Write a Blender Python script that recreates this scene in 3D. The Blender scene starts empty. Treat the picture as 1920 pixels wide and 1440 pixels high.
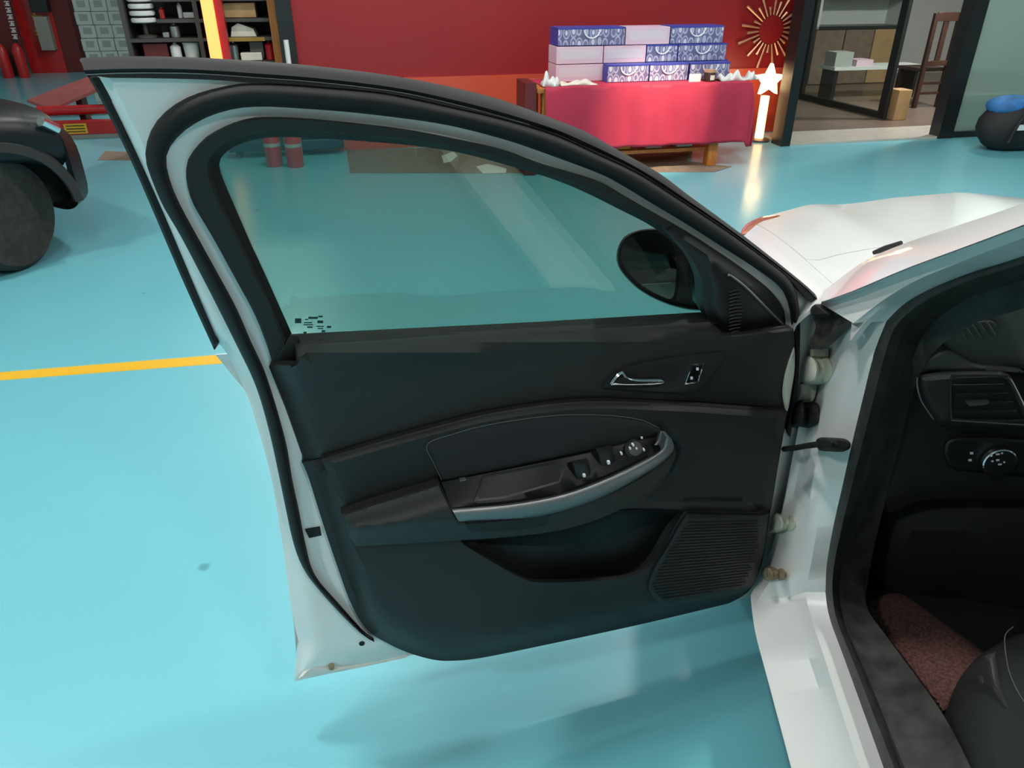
import bpy, bmesh, math, random
import numpy as np
from math import sin, cos, tan, radians, pi, sqrt, atan2
from mathutils import Vector
from mathutils.geometry import delaunay_2d_cdt
random.seed(7); rng = np.random.default_rng(5)
SC = bpy.context.scene
COL = SC.collection
# ------------------------------------------------------------------ camera, world, lights, exposure
F = 1400.0; TH = radians(29.0); H = 1.58           # focal length in pixels of 1920x1440, pitch, eye height
cam = bpy.data.cameras.new('camera'); co = bpy.data.objects.new('camera', cam); COL.objects.link(co)
cam.sensor_fit = 'HORIZONTAL'; cam.sensor_width = 36.0; cam.lens = F / 1920 * 36.0
cam.clip_start = 0.02; cam.clip_end = 100
co.location = (0, 0, H); co.rotation_euler = (radians(90) - TH, 0, 0)
SC.camera = co
SC.view_settings.view_transform = 'Standard'; SC.view_settings.look = 'None'
SC.view_settings.gamma = 1.0; SC.view_settings.use_curve_mapping = False
SC.view_settings.exposure = -0.16
w = bpy.data.worlds.new('world'); SC.world = w; w.use_nodes = True
w.node_tree.nodes['Background'].inputs[0].default_value = (0.75, 0.85, 1, 1)
w.node_tree.nodes['Background'].inputs[1].default_value = 0.02
CEIL = 4.3
# ceiling lamps, some inferred from shadows, others added to brighten: x, y, radius, radiance
LAMPS = [(-0.8, 0.8, .14, 400), (1.75, 4.7, .12, 600), (1.9, 1.5, .14, 330), (-3.6, 2.4, .14, 430), (-2.6, -1.6, .14, 430), (2.0, -2.0, .14, 400),
         (-1.2, 6.2, .12, 560), (-3.3, 10.5, .14, 620), (4.2, 5.2, .12, 560), (5.6, 9.3, .12, 800)]
SPOT_TABLE = 1500.0

# ------------------------------------------------------------------ picture rays
C0 = np.array([0, 0, H]); FW = np.array([0, cos(TH), -sin(TH)]); UP = np.array([0, sin(TH), cos(TH)]); RT = np.array([1.0, 0, 0])
def ray(x, y): return FW + RT * ((x - 960) / F) + UP * ((720 - y) / F)
def hit(x, y, p, n):
    d = ray(x, y); return C0 + d * (np.dot(np.asarray(p) - C0, n) / np.dot(d, n))
def Zp(x, y, z=0.0): return hit(x, y, (0, 0, z), np.array([0, 0, 1.0]))
# frames -------------------------------------------------------------
ZB = 0.98
_a = radians(74); DE = np.array([-sin(_a), -cos(_a), 0]); DN = np.array([cos(_a), -sin(_a), 0])
_p = Zp(560, 1275, .265); HG = hit(1405, 1115, _p, DN); HG[2] = 0
KD = 0.31
def door(x, y, v=0.0):                    # ray onto the open door's inner surface, v metres towards the cabin side
    p = hit(x, y, HG + DN * v, DN)
    if p[2] > ZB: p = hit(x, y, HG + DN * v + np.array([0, 0, ZB]), DN - np.array([0, 0, KD]))
    return p
_b = radians(5.2); CF = np.array([sin(_b), cos(_b), 0]); CR = np.array([cos(_b), -sin(_b), 0])
CO = Zp(1485, 1440, .27); CO[2] = 0
KS = 0.25
def side(x, y, wv=0.0):                   # ray onto the car's side, wv metres inboard of the sill edge
    p = hit(x, y, CO + CR * wv, CR)
    if p[2] > ZB: p = hit(x, y, CO + CR * wv + np.array([0, 0, ZB]), CR - np.array([0, 0, KS]))
    return p
def fwd(x, y, c): return hit(x, y, CO + CF * c, CF)           # plane across the car, c metres ahead of the sill point
def car(f, r, z): return CO + CF * f + CR * r + np.array([0, 0, z])
_w = radians(77.5); WE = np.array([sin(_w), cos(_w), 0]); WN = np.array([WE[1], -WE[0], 0])   # along the back wall, out of it
WP = Zp(1480, 272); WP[2] = 0
def wall(x, y, b=0.0): return hit(x, y, WP + WN * b, WN)
def wl(p): q = np.asarray(p) - WP; return np.array([np.dot(q, WE), np.dot(q, WN), p[2]])
def ww(a, b, z): return WP + WE * a + WN * b + np.array([0, 0, z])

# ------------------------------------------------------------------ materials
MATS = {}
def mat(name, col, rough=0.5, metal=0.0, coat=0.0, spec=0.5, bump=0.0, bscale=200.0, vary=0.0, vscale=8.0, emit=None, estr=0.0, stretch=None, col2=None):
    m = bpy.data.materials.new(name); m.use_nodes = True; nt = m.node_tree; b = nt.nodes['Principled BSDF']
    b.inputs['Base Color'].default_value = (*col, 1); b.inputs['Roughness'].default_value = rough
    b.inputs['Metallic'].default_value = metal; b.inputs['Coat Weight'].default_value = coat
    b.inputs['Coat Roughness'].default_value = 0.04; b.inputs['Specular IOR Level'].default_value = spec
    tc = nt.nodes.new('ShaderNodeTexCoord'); src = tc.outputs['Object']
    if stretch:
        mp = nt.nodes.new('ShaderNodeMapping'); mp.inputs['Scale'].default_value = stretch
        nt.links.new(src, mp.inputs[0]); src = mp.outputs[0]
    if bump:
        nz = nt.nodes.new('ShaderNodeTexNoise'); nz.inputs['Scale'].default_value = bscale; nz.inputs['Detail'].default_value = 3
        nt.links.new(src, nz.inputs['Vector'])
        bp = nt.nodes.new('ShaderNodeBump'); bp.inputs['Strength'].default_value = bump; bp.inputs['Distance'].default_value = 0.002
        nt.links.new(nz.outputs['Fac'], bp.inputs['Height']); nt.links.new(bp.outputs[0], b.inputs['Normal'])
    if vary or col2:
        nz = nt.nodes.new('ShaderNodeTexNoise'); nz.inputs['Scale'].default_value = vscale; nz.inputs['Detail'].default_value = 5
        nt.links.new(src, nz.inputs['Vector'])
        rp = nt.nodes.new('ShaderNodeValToRGB'); rp.color_ramp.elements[0].position = .35; rp.color_ramp.elements[1].position = .65
        c2 = col2 or tuple(min(1, c * (1 + vary)) for c in col); c1 = col if col2 else tuple(c * (1 - vary) for c in col)
        rp.color_ramp.elements[0].color = (*c1, 1); rp.color_ramp.elements[1].color = (*c2, 1)
        nt.links.new(nz.outputs['Fac'], rp.inputs[0]); nt.links.new(rp.outputs[0], b.inputs['Base Color'])
    if emit:
        b.inputs['Emission Color'].default_value = (*emit, 1); b.inputs['Emission Strength'].default_value = estr
    MATS[name] = m; return m
def glassmat(name, tint, ior=1.5, rough=0.0, frost=0.0):
    m = bpy.data.materials.new(name); m.use_nodes = True; nt = m.node_tree; nt.nodes.clear()
    o = nt.nodes.new('ShaderNodeOutputMaterial'); t = nt.nodes.new('ShaderNodeBsdfTransparent'); t.inputs[0].default_value = (*tint, 1)
    g = nt.nodes.new('ShaderNodeBsdfGlossy'); g.inputs['Roughness'].default_value = rough; g.inputs[0].default_value = (1, 1, 1, 1)
    fr = nt.nodes.new('ShaderNodeFresnel'); ge = nt.nodes.new('ShaderNodeNewGeometry'); mr = nt.nodes.new('ShaderNodeMapRange')
    mr.inputs['To Min'].default_value = ior; mr.inputs['To Max'].default_value = 1 / ior; nt.links.new(ge.outputs['Backfacing'], mr.inputs['Value']); nt.links.new(mr.outputs[0], fr.inputs[0])   # both faces of a pane reflect alike
    mx = nt.nodes.new('ShaderNodeMixShader'); nt.links.new(fr.outputs[0], mx.inputs[0])
    if frost:
        d = nt.nodes.new('ShaderNodeBsdfDiffuse'); d.inputs[0].default_value = (.55, .68, .62, 1)
        m2 = nt.nodes.new('ShaderNodeMixShader'); m2.inputs[0].default_value = frost
        nt.links.new(t.outputs[0], m2.inputs[1]); nt.links.new(d.outputs[0], m2.inputs[2]); nt.links.new(m2.outputs[0], mx.inputs[1])
    else: nt.links.new(t.outputs[0], mx.inputs[1])
    nt.links.new(g.outputs[0], mx.inputs[2]); nt.links.new(mx.outputs[0], o.inputs[0]); MATS[name] = m; return m
mat('paint', (.80, .80, .79), .28, coat=.8, vary=.02, vscale=3)
mat('paint_dirty', (.74, .71, .66), .4, coat=.3, vary=.08, vscale=14)
mat('plastic', (.0165, .0157, .0155), .52, bump=.25, bscale=900)
mat('plastic_soft', (.0125, .0118, .0118), .62, bump=.2, bscale=700)
mat('plastic_fine', (.010, .0105, .0115), .42)
mat('piano', (.003, .003, .004), .4, spec=.18)
mat('dash_grey', (.13, .127, .118), .55, bump=.2, bscale=700)
mat('rubber', (.015, .015, .0155), .68, spec=.3, bump=.1, bscale=60)
mat('rubber_worn', (.035, .034, .032), .55, vary=.45, vscale=25, stretch=(1, 1, 1))
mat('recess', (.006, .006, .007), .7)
mat('silver', (.26, .26, .265), .46, metal=.8)
mat('chrome', (.75, .75, .77), .10, metal=1.0)
mat('glyph', (.8, .82, .85), .5)
mat('hinge', (.62, .62, .52), .45, vary=.08)
mat('rust', (.30, .22, .13), .8, vary=.4, vscale=60)
mat('grease', (.055, .045, .04), .6, vary=.4, vscale=50)
glassmat('tint_glass', (.57, .68, .63), 1.6)
glassmat('clear_glass', (.90, .94, .92), 1.5)
glassmat('frost_glass', (.80, .90, .85), 1.45, .15, .35)
mat('mirror', (.30, .32, .32), .04, metal=1)
mat('screen_print', (.03, .13, .13), .6)
mat('carpet_mat', (.13, .055, .048), .95, col2=(.05, .018, .016), vscale=160, bump=1, bscale=160)
mat('seat_cloth', (.015, .016, .018), .85, bump=.5, bscale=900)
mat('seat_side', (.06, .055, .06), .6, bump=.2, bscale=600)
mat('stitch', (.10, .10, .105), .7)
mat('headlight', (.50, .20, .13), .12, coat=1)
mat('red_wall', (.30, .012, .016), .45, vary=.06, vscale=.6)
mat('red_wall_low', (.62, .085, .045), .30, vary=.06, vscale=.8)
mat('red_cloth', (.42, .02, .055), .75, vary=.05, vscale=5, bump=.3, bscale=120)
mat('orange_wood', (.50, .17, .03), .5, vary=.2, vscale=8, stretch=(8, 8, 1))
mat('dark_wood', (.05, .02, .014), .4, vary=.3, vscale=6)
mat('brown_mat', (.20, .14, .10), .9, vary=.15, vscale=12)
mat('black_frame', (.012, .013, .014), .35)
mat('bronze', (.16, .11, .08), .35, metal=.4)
mat('gold', (.75, .42, .24), .35, metal=.5)
mat('lift_red', (.50, .012, .014), .35, coat=.3, vary=.08)
mat('lift_dark', (.12, .012, .012), .5)
mat('lift_pink', (.38, .10, .09), .55, vary=.1)
mat('yellow', (.75, .42, .02), .5)
mat('grey_plastic', (.28, .28, .25), .5)
mat('white_card', (.60, .62, .58), .75, vary=.05)
mat('grey_card', (.36, .38, .36), .75)
mat('cardboard', (.42, .26, .12), .8, vary=.08)
mat('steel', (.45, .45, .44), .35, metal=.8)
mat('shelf', (.06, .055, .05), .5)
mat('shelf_yellow', (.32, .19, .03), .5)
mat('cream', (.70, .66, .55), .6)
mat('white_plastic', (.72, .72, .70), .45)
mat('blue_dark', (.015, .04, .07), .5)
mat('blue_bag', (.03, .16, .42), .7, vary=.3, vscale=10)
mat('black_bag', (.01, .01, .012), .7)
mat('pink_card', (.70, .50, .60), .6)
mat('pink_label', (.66, .58, .63), .6)
mat('blue_card', (.05, .06, .35), .5)
mat('wall_pale', (.62, .64, .61), .7)
mat('wall_grey', (.32, .33, .33), .7)
mat('ceiling', (.70, .70, .69), .8)
mat('tile_beige', (.52, .48, .42), .25, vary=.05)
mat('tile_brown', (.17, .125, .095), .3, vary=.1, vscale=2)
mat('skirt', (.17, .19, .18), .5)
mat('white_column', (.85, .87, .86), .5)
mat('tyre', (.026, .024, .022), .8, vary=.35, vscale=20)
mat('car_black', (.006, .006, .008), .4, spec=.35)
mat('tail_red', (.35, .01, .015), .15, coat=1)
mat('lamp_star', (1, .75, .45), .5, emit=(1, .66, .32), estr=9)
mat('lamp_post', (1, .75, .45), .5, emit=(1, .55, .22), estr=4)
mat('post_glow', (1, .5, .2), .5, emit=(1, .25, .035), estr=1.9)
mat('lamp_white', (1, 1, 1), .5, emit=(1, .98, .95), estr=60)
# floor: glossy epoxy
fm = mat('floor', (.14, .46, .53), .4, coat=.55)
nt = fm.node_tree; bs = nt.nodes['Principled BSDF']; bs.inputs['Coat Roughness'].default_value = .17
tc = nt.nodes.new('ShaderNodeTexCoord'); n1 = nt.nodes.new('ShaderNodeTexNoise'); n1.inputs['Scale'].default_value = 1.3; n1.inputs['Detail'].default_value = 6
nt.links.new(tc.outputs['Object'], n1.inputs['Vector']); rp = nt.nodes.new('ShaderNodeValToRGB')
rp.color_ramp.elements[0].color = (.13, .44, .51, 1); rp.color_ramp.elements[1].color = (.16, .49, .56, 1)
nt.links.new(n1.outputs['Fac'], rp.inputs[0])
n3 = nt.nodes.new('ShaderNodeTexNoise'); n3.inputs['Scale'].default_value = 5.5; n3.inputs['Detail'].default_value = 1.5
nt.links.new(tc.outputs['Object'], n3.inputs['Vector']); r3 = nt.nodes.new('ShaderNodeValToRGB')
r3.color_ramp.elements[0].position = .765; r3.color_ramp.elements[1].position = .785
r3.color_ramp.elements[0].color = (1, 1, 1, 1); r3.color_ramp.elements[1].color = (.55, .6, .6, 1)
nt.links.new(n3.outputs['Fac'], r3.inputs[0])
mm = nt.nodes.new('ShaderNodeMix'); mm.data_type = 'RGBA'; mm.blend_type = 'MULTIPLY'; mm.inputs[0].default_value = 1
nt.links.new(rp.outputs[0], mm.inputs[6]); nt.links.new(r3.outputs[0], mm.inputs[7]); nt.links.new(mm.outputs[2], bs.inputs['Base Color'])
n2 = nt.nodes.new('ShaderNodeTexNoise'); n2.inputs['Scale'].default_value = 2.2; n2.inputs['Detail'].default_value = 2
nt.links.new(tc.outputs['Object'], n2.inputs['Vector']); bp = nt.nodes.new('ShaderNodeBump'); bp.inputs['Strength'].default_value = .12; bp.inputs['Distance'].default_value = .02
nt.links.new(n2.outputs['Fac'], bp.inputs['Height']); nt.links.new(bp.outputs[0], bs.inputs['Coat Normal'])
# printed blue and white paper of the gift cartons: a lattice of pale arches and drops
bm_ = mat('blue_print', (.3, .3, .45), .6); nt = bm_.node_tree; bs = nt.nodes['Principled BSDF']
tc = nt.nodes.new('ShaderNodeTexCoord'); mp = nt.nodes.new('ShaderNodeMapping'); mp.inputs['Rotation'].default_value = (0, 0, radians(-12.5))
nt.links.new(tc.outputs['Object'], mp.inputs[0])
vo = nt.nodes.new('ShaderNodeTexVoronoi'); vo.inputs['Scale'].default_value = 17; vo.feature = 'F1'; vo.inputs['Randomness'].default_value = .35
m2 = nt.nodes.new('ShaderNodeMapping'); m2.inputs['Scale'].default_value = (1, .05, .6); nt.links.new(mp.outputs[0], m2.inputs[0]); nt.links.new(m2.outputs[0], vo.inputs['Vector'])
rp = nt.nodes.new('ShaderNodeValToRGB'); rp.color_ramp.interpolation = 'CONSTANT'
for i, (p, c) in enumerate([(0, (.60, .60, .70)), (.30, (.17, .17, .33)), (.44, (.42, .42, .55)), (.55, (.13, .13, .26))]):
    e = rp.color_ramp.elements[i] if i < 2 else rp.color_ramp.elements.new(p); e.position = p; e.color = (*c, 1)
nt.links.new(vo.outputs['Distance'], rp.inputs[0]); nt.links.new(rp.outputs[0], bs.inputs['Base Color'])

# ------------------------------------------------------------------ mesh helpers
def tag(o, label=None, cat=None, group=None, kind=None):
    if label: o['label'] = label
    if cat: o['category'] = cat
    if group: o['group'] = group
    if kind: o['kind'] = kind
    return o
def root(o):
    while o.parent: o = o.parent
    return o
def thing(name, loc, label, cat, group=None):
    o = bpy.data.objects.new(name, None); COL.objects.link(o); o.location = Vector([float(c) for c in loc]); o.empty_display_size = .1
    return tag(o, label, cat, group)
def mesh(name, V, Fc, m, parent=None, smooth=40, bevel=0, org=None, fix=True):
    V = np.asarray(V, float)
    if parent is not None: L = np.array(root(parent).location)
    elif org is not None: L = np.asarray(org, float)
    else: L = np.array([V[:, 0].mean(), V[:, 1].mean(), V[:, 2].min()])
    me = bpy.data.meshes.new(name); me.from_pydata((V - L).tolist(), [], [list(map(int, f)) for f in Fc])
    if fix:
        bm = bmesh.new(); bm.from_mesh(me); bmesh.ops.remove_doubles(bm, verts=bm.verts, dist=1e-5); bmesh.ops.recalc_face_normals(bm, faces=bm.faces); bm.to_mesh(me); bm.free()
    if smooth:
        me.shade_smooth(); me.set_sharp_from_angle(angle=radians(smooth))
    o = bpy.data.objects.new(name, me); COL.objects.link(o)
    if isinstance(m, str): me.materials.append(MATS[m])
    else: me.materials.append(m)
    if parent is not None: o.parent = parent
    else: o.location = Vector(L.tolist())
    if bevel:
        b = o.modifiers.new('bevel', 'BEVEL'); b.width = bevel; b.segments = 2; b.limit_method = 'ANGLE'; b.angle_limit = radians(40)
    return o
def struct(o): o['kind'] = 'structure'; return o
def boxv(o, ax, ay, az):                    # corner, three edge vectors
    o, ax, ay, az = map(lambda q: np.asarray(q, float), (o, ax, ay, az))
    V = [o, o + ax, o + ax + ay, o + ay, o + az, o + ax + az, o + ax + ay + az, o + ay + az]
    return V, [(0, 3, 2, 1), (4, 5, 6, 7), (0, 1, 5, 4), (1, 2, 6, 5), (2, 3, 7, 6), (3, 0, 4, 7)]
def box(name, o, ax, ay, az, m, parent=None, bevel=0.0):
    V, f = boxv(o, ax, ay, az); return mesh(name, V, f, m, parent, 40 if bevel else 0, bevel)
def wbox(name, a0, a1, b0, b1, z0, z1, m, parent=None, bevel=0.0):
    return box(name, ww(a0, b0, z0), WE * (a1 - a0), WN * (b1 - b0), (0, 0, z1 - z0), m, parent, bevel)
def sm(pts, n=6, closed=False):             # Catmull-Rom through pixel or space points
    p = np.asarray(pts, float); N = len(p)
    if N < 3 and not closed: 
        return np.array([p[0] + (p[-1] - p[0]) * t for t in np.linspace(0, 1, n + 1)])
    out = []
    for i in range(N if closed else N - 1):
        if closed: a, b, c, d = p[i - 1], p[i], p[(i + 1) % N], p[(i + 2) % N]
        else: a, b, c, d = p[max(i - 1, 0)], p[i], p[i + 1], p[min(i + 2, N - 1)]
        for t in np.linspace(0, 1, n, endpoint=False):
            out.append(.5 * (2 * b + (c - a) * t + (2 * a - 5 * b + 4 * c - d) * t * t + (3 * b - a - 3 * c + d) * t ** 3))
    if not closed: out.append(p[-1])
    return np.array(out)
def resamp(p, n):
    p = np.asarray(p, float); s = np.r_[0, np.cumsum(np.linalg.norm(np.diff(p, axis=0), axis=1))]
    return np.stack([np.interp(np.linspace(0, s[-1], n), s, p[:, k]) for k in range(p.shape[1])], 1)
def densify(p, step):
    p = np.asarray(p, float); out = []
    for i in range(len(p)):
        a, b = p[i], p[(i + 1) % len(p)]; k = max(1, int(np.ceil(np.linalg.norm(b - a) / step)))
        for t in range(k): out.append(a + (b - a) * t / k)
    return np.array(out)
def bdist(q, loops):
    q = np.asarray(q, float); best = np.full(len(q), 1e9)
    for L in loops:
        for i in range(len(L)):
            a, b = L[i], L[(i + 1) % len(L)]; ab = b - a; l2 = max(np.dot(ab, ab), 1e-9)
            t = np.clip(((q - a) @ ab) / l2, 0, 1); best = np.minimum(best, np.linalg.norm(q - (a + t[:, None] * ab), axis=1))
    return best
def inside(q, loops):
    q = np.asarray(q, float); c = np.zeros(len(q), bool)
    for L in loops:
        for i in range(len(L)):
            a, b = L[i], L[(i + 1) % len(L)]
            if a[1] == b[1]: continue
            cond = ((a[1] > q[:, 1]) != (b[1] > q[:, 1])) & (q[:, 0] < (b[0] - a[0]) * (q[:, 1] - a[1]) / (b[1] - a[1]) + a[0])
            c ^= cond
    return c
def rnd(d, r): t = np.clip(d / r, 0, 1); return np.sqrt(1 - (1 - t) ** 2)
def sst(d, r): t = np.clip(d / r, 0, 1); return t * t * (3 - 2 * t)
def panel(name, loops, vf, m, parent=None, surf=door, back=-DN * .004, step=22, rings=(), smooth=35, bstep=14, closed_back=True):
    """solid skin over outlines traced in the picture; vf(x, y, d) is its height over the surface, d the distance to the outline"""
    loops = [densify(np.asarray(L, float), bstep) for L in loops]
    pts = np.concatenate(loops); edges = []; o = 0
    for L in loops:
        edges += [(o + i, o + (i + 1) % len(L)) for i in range(len(L))]; o += len(L)
    nb = len(pts); lo, hi = pts.min(0), pts.max(0); ext = []
    for r in rings:
        for L in loops:
            tgt = np.roll(L, -1, 0) - np.roll(L, 1, 0); nn = np.stack([-tgt[:, 1], tgt[:, 0]], 1); nn /= np.linalg.norm(nn, axis=1)[:, None] + 1e-9
            for s in (1, -1):
                q = L + nn * r * s; ok = inside(q, loops) & (bdist(q, loops) > r * .85); ext.append(q[ok])
    if step:
        gx, gy = np.meshgrid(np.arange(lo[0], hi[0], step), np.arange(lo[1], hi[1], step)); gx = gx + (np.arange(gx.shape[0]) % 2)[:, None] * step * .5
        q = np.stack([gx.ravel(), gy.ravel()], 1); q = q[inside(q, loops)]
        if len(q): q = q[bdist(q, loops) > max(step * .45, (max(rings) * 1.25 if rings else 0))]; ext.append(q)
    allp = np.concatenate([pts] + ext) if ext else pts
    r = delaunay_2d_cdt([Vector(p.tolist()) for p in allp], edges, [], 0, 1e-4)
    P2 = np.array([list(v) for v in r[0]]); T = np.array([list(f) for f in r[2] if len(f) == 3])
    T = T[inside(P2[T].mean(1), loops)]
    d = bdist(P2, loops); d[d < .02] = 0
    v = vf(P2[:, 0], P2[:, 1], d); v = np.broadcast_to(v, d.shape)
    V = np.array([surf(x, y, h) for (x, y), h in zip(P2, v)]); n = len(V)
    ec = {}
    for t in T:
        for a, b in ((t[0], t[1]), (t[1], t[2]), (t[2], t[0])):
            k = (min(a, b), max(a, b)); ec[k] = ec.get(k, 0) + 1
    Fc = [tuple(t) for t in T] + [(t[2] + n, t[1] + n, t[0] + n) for t in T] + [(a, b, b + n, a + n) for (a, b), c in ec.items() if c == 1]
    return mesh(name, np.concatenate([V, V + np.asarray(back)]), Fc, m, parent, smooth)
def loft(name, lines, m, parent=None, n=60, th=None, smooth=40, closed=False):
    """skin through polylines in space; th = offset vector that gives it thickness"""
    G = np.array([resamp(L, n) for L in lines]); k = len(G); V = G.reshape(-1, 3); Fc = []
    for i in range(k - 1):
        for j in range(n - 1): Fc.append((i * n + j, i * n + j + 1, (i + 1) * n + j + 1, (i + 1) * n + j))
    if th is not None:
        N = len(V); V = np.concatenate([V, V + np.asarray(th)]); Fc += [(d + N, c + N, b + N, a + N) for a, b, c, d in Fc]
        bd = [i for i in range(n)] + [i * n + n - 1 for i in range(1, k)] + [(k - 1) * n + j for j in range(n - 2, -1, -1)] + [i * n for i in range(k - 2, 0, -1)]
        Fc += [(bd[i], bd[(i + 1) % len(bd)], bd[(i + 1) % len(bd)] + N, bd[i] + N) for i in range(len(bd))]
    return mesh(name, V, Fc, m, parent, smooth)
def strip(name, A, B, v0, v1, vm, m, parent, surf=door, n=90, back=-DN * .01, k=5, smooth=50):
    """band between two traced lines with a domed section"""
    A = resamp(A, n); B = resamp(B, n); lines = []
    for i in range(k):
        t = i / (k - 1); v = v0 + (v1 - v0) * t + vm * sqrt(max(0, 1 - (2 * t - 1) ** 2)); q = A + (B - A) * t
        lines.append([surf(x, y, v) for x, y in q])
    return loft(name, lines, m, parent, n, back, smooth)
def tubev(path, r, k=8, cap=True):
    P = np.asarray(path, float); n = len(P); r = np.broadcast_to(r, (n,)); T = np.gradient(P, axis=0); T /= np.linalg.norm(T, axis=1)[:, None] + 1e-12
    up = np.array([0, 0, 1.0]) if abs(T[0][2]) < .9 else np.array([1.0, 0, 0]); V = []
    a = np.cross(T[0], up); a /= np.linalg.norm(a)
    for i in range(n):
        a = a - T[i] * np.dot(a, T[i]); a /= np.linalg.norm(a) + 1e-12; b = np.cross(T[i], a)
        for j in range(k): V.append(P[i] + r[i] * (a * cos(2 * pi * j / k) + b * sin(2 * pi * j / k)))
    Fc = [(i * k + j, i * k + (j + 1) % k, (i + 1) * k + (j + 1) % k, (i + 1) * k + j) for i in range(n - 1) for j in range(k)]
    if cap: Fc += [tuple(range(k))[::-1], tuple((n - 1) * k + j for j in range(k))]
    return V, Fc
def tube(name, path, r, m, parent=None, k=8, smooth=50): V, f = tubev(path, r, k); return mesh(name, V, f, m, parent, smooth)
def lathe(name, c, prof, m, parent=None, k=20, axis=None, smooth=40):
    ax = np.array([0, 0, 1.0]) if axis is None else np.asarray(axis, float) / np.linalg.norm(axis)
    u = np.cross(ax, [1.0, 0, 0] if abs(ax[0]) < .9 else [0, 1.0, 0]); u /= np.linalg.norm(u); v = np.cross(ax, u); V = []; Fc = []
    for r, h in prof:
        for j in range(k): V.append(np.asarray(c) + ax * h + (u * cos(2 * pi * j / k) + v * sin(2 * pi * j / k)) * max(r, 1e-4))
    for i in range(len(prof) - 1):
        for j in range(k): Fc.append((i * k + j, i * k + (j + 1) % k, (i + 1) * k + (j + 1) % k, (i + 1) * k + j))
    Fc += [tuple(range(k))[::-1], tuple((len(prof) - 1) * k + j for j in range(k))]
    return mesh(name, V, Fc, m, parent, smooth)
def merge(parts):
    V = []; Fc = []
    for v, f in parts:
        o = len(V); V += [np.asarray(q) for q in v]; Fc += [tuple(i + o for i in g) for g in f]
    return V, Fc
def cat(*runs): return np.concatenate([np.asarray(r, float) for r in runs])
def prism(name, poly3, th, m, parent=None, smooth=0, bevel=0):
    P = np.asarray(poly3, float); n = len(P); V = np.concatenate([P, P + np.asarray(th)])
    Fc = [tuple(range(n)), tuple(range(2 * n - 1, n - 1, -1))] + [(i, (i + 1) % n, (i + 1) % n + n, i + n) for i in range(n)]
    return mesh(name, V, Fc, m, parent, smooth, bevel)

# ================================================================== the setting
WB = -.75
AL = wl(wall(561, 130, WB))[0]; AR = 7.0; AW = -11.0; BN = 13.0; BF = -11.0
def slab(name, a0, a1, b0, b1, z0, z1, m): return struct(wbox(name, a0, a1, b0, b1, z0, z1, m))
floor = slab('floor', AW, AR, BF, BN, -.15, 0, 'floor')
slab('ceiling', AW, AR, BF, BN, CEIL, CEIL + .1, 'ceiling')
slab('wall_left', AW - .1, AW, BF, BN, 0, CEIL, 'wall_pale')
slab('wall_right', AR, AR + .1, BF, BN, 0, CEIL, 'wall_pale')
slab('wall_front', AW, AR, BN, BN + .1, 0, CEIL, 'wall_pale')
slab('wall_far', AW, AR, BF - .1, BF, 0, CEIL, 'wall_grey')
# red display wall with a brighter lower panel
AE = wl(wall(1472, 120, WB))[0]
slab('wall_back', AL, AE, WB - .12, WB, 0, CEIL, 'red_wall')
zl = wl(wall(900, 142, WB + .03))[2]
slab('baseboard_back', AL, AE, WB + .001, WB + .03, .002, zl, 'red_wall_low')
ln = [Zp(-60, 703), Zp(428, 664), Zp(425, 681), Zp(-60, 718)]
q = [p + np.array([0, 0, .001]) for p in ln]
o = prism('painted_line', [floor_p for floor_p in q], (0, 0, -.0015), 'yellow'); o.parent = floor; o.location = Vector(o.location) - floor.location
for x, y, R_, rad in LAMPS:
    c = np.array([x, y, CEIL]); hz = CEIL if wl(c)[0] < 0 or wl(c)[1] > 0 else 2.76
    if hz < CEIL: c[2] = hz
    t = thing('unseen_lamp', c - [0, 0, .12], 'unseen round white lamp under the ceiling', 'lamp', 'round ceiling lamps')
    lathe('housing', c - [0, 0, .12], [(R_ + .02, 0), (R_ + .03, .02), (R_ * .7, .08), (.05, .1199)], 'white_plastic', t, 28)
    m = mat('lamp_face', (1, 1, 1), .5, emit=(1, .975, .94), estr=rad)
    lathe('diffuser', c - [0, 0, .14], [(R_ * .96, 0), (R_, .008), (R_, .019)], m, t, 28)

# ================================================================== the white car
car_e = thing('white_car', car(.45, .85, 0), 'white hatchback with its driver door wide open', 'car')
# ---- open driver's door: traced lines, all on the door's own surface
topU = sm([(150, 112), (240, 109), (360, 111), (480, 118), (600, 128), (740, 146), (840, 165), (940, 190), (1040, 226), (1100, 250), (1160, 284), (1235, 326), (1290, 367), (1365, 422), (1415, 460), (1477, 509), (1520, 545), (1552, 578)])
topL = sm([(160, 139), (240, 136), (360, 137), (480, 145), (600, 154), (740, 171), (840, 192), (940, 218), (1040, 248), (1090, 270), (1140, 292), (1200, 322), (1290, 380), (1365, 430), (1440, 485), (1480, 516), (1515, 545), (1548, 582)])
topM = topL
sealO = sm([(702, 1204), (674, 1186), (619, 1130), (574, 1075), (552, 1025), (537, 960), (525, 902), (505, 810), (480, 725), (445, 650), (400, 560), (340, 445), (305, 385), (280, 325), (272, 295), (277, 260), (290, 232), (315, 205), (352, 182), (390, 169), (430, 160), (465, 156), (540, 158), (615, 164), (720, 174), (840, 199), (940, 222), (1040, 252), (1120, 288), (1200, 326), (1290, 384), (1365, 434), (1440, 489), (1480, 522), (1494, 550), (1500, 600), (1499, 680), (1493, 750), (1482, 820)])
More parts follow.
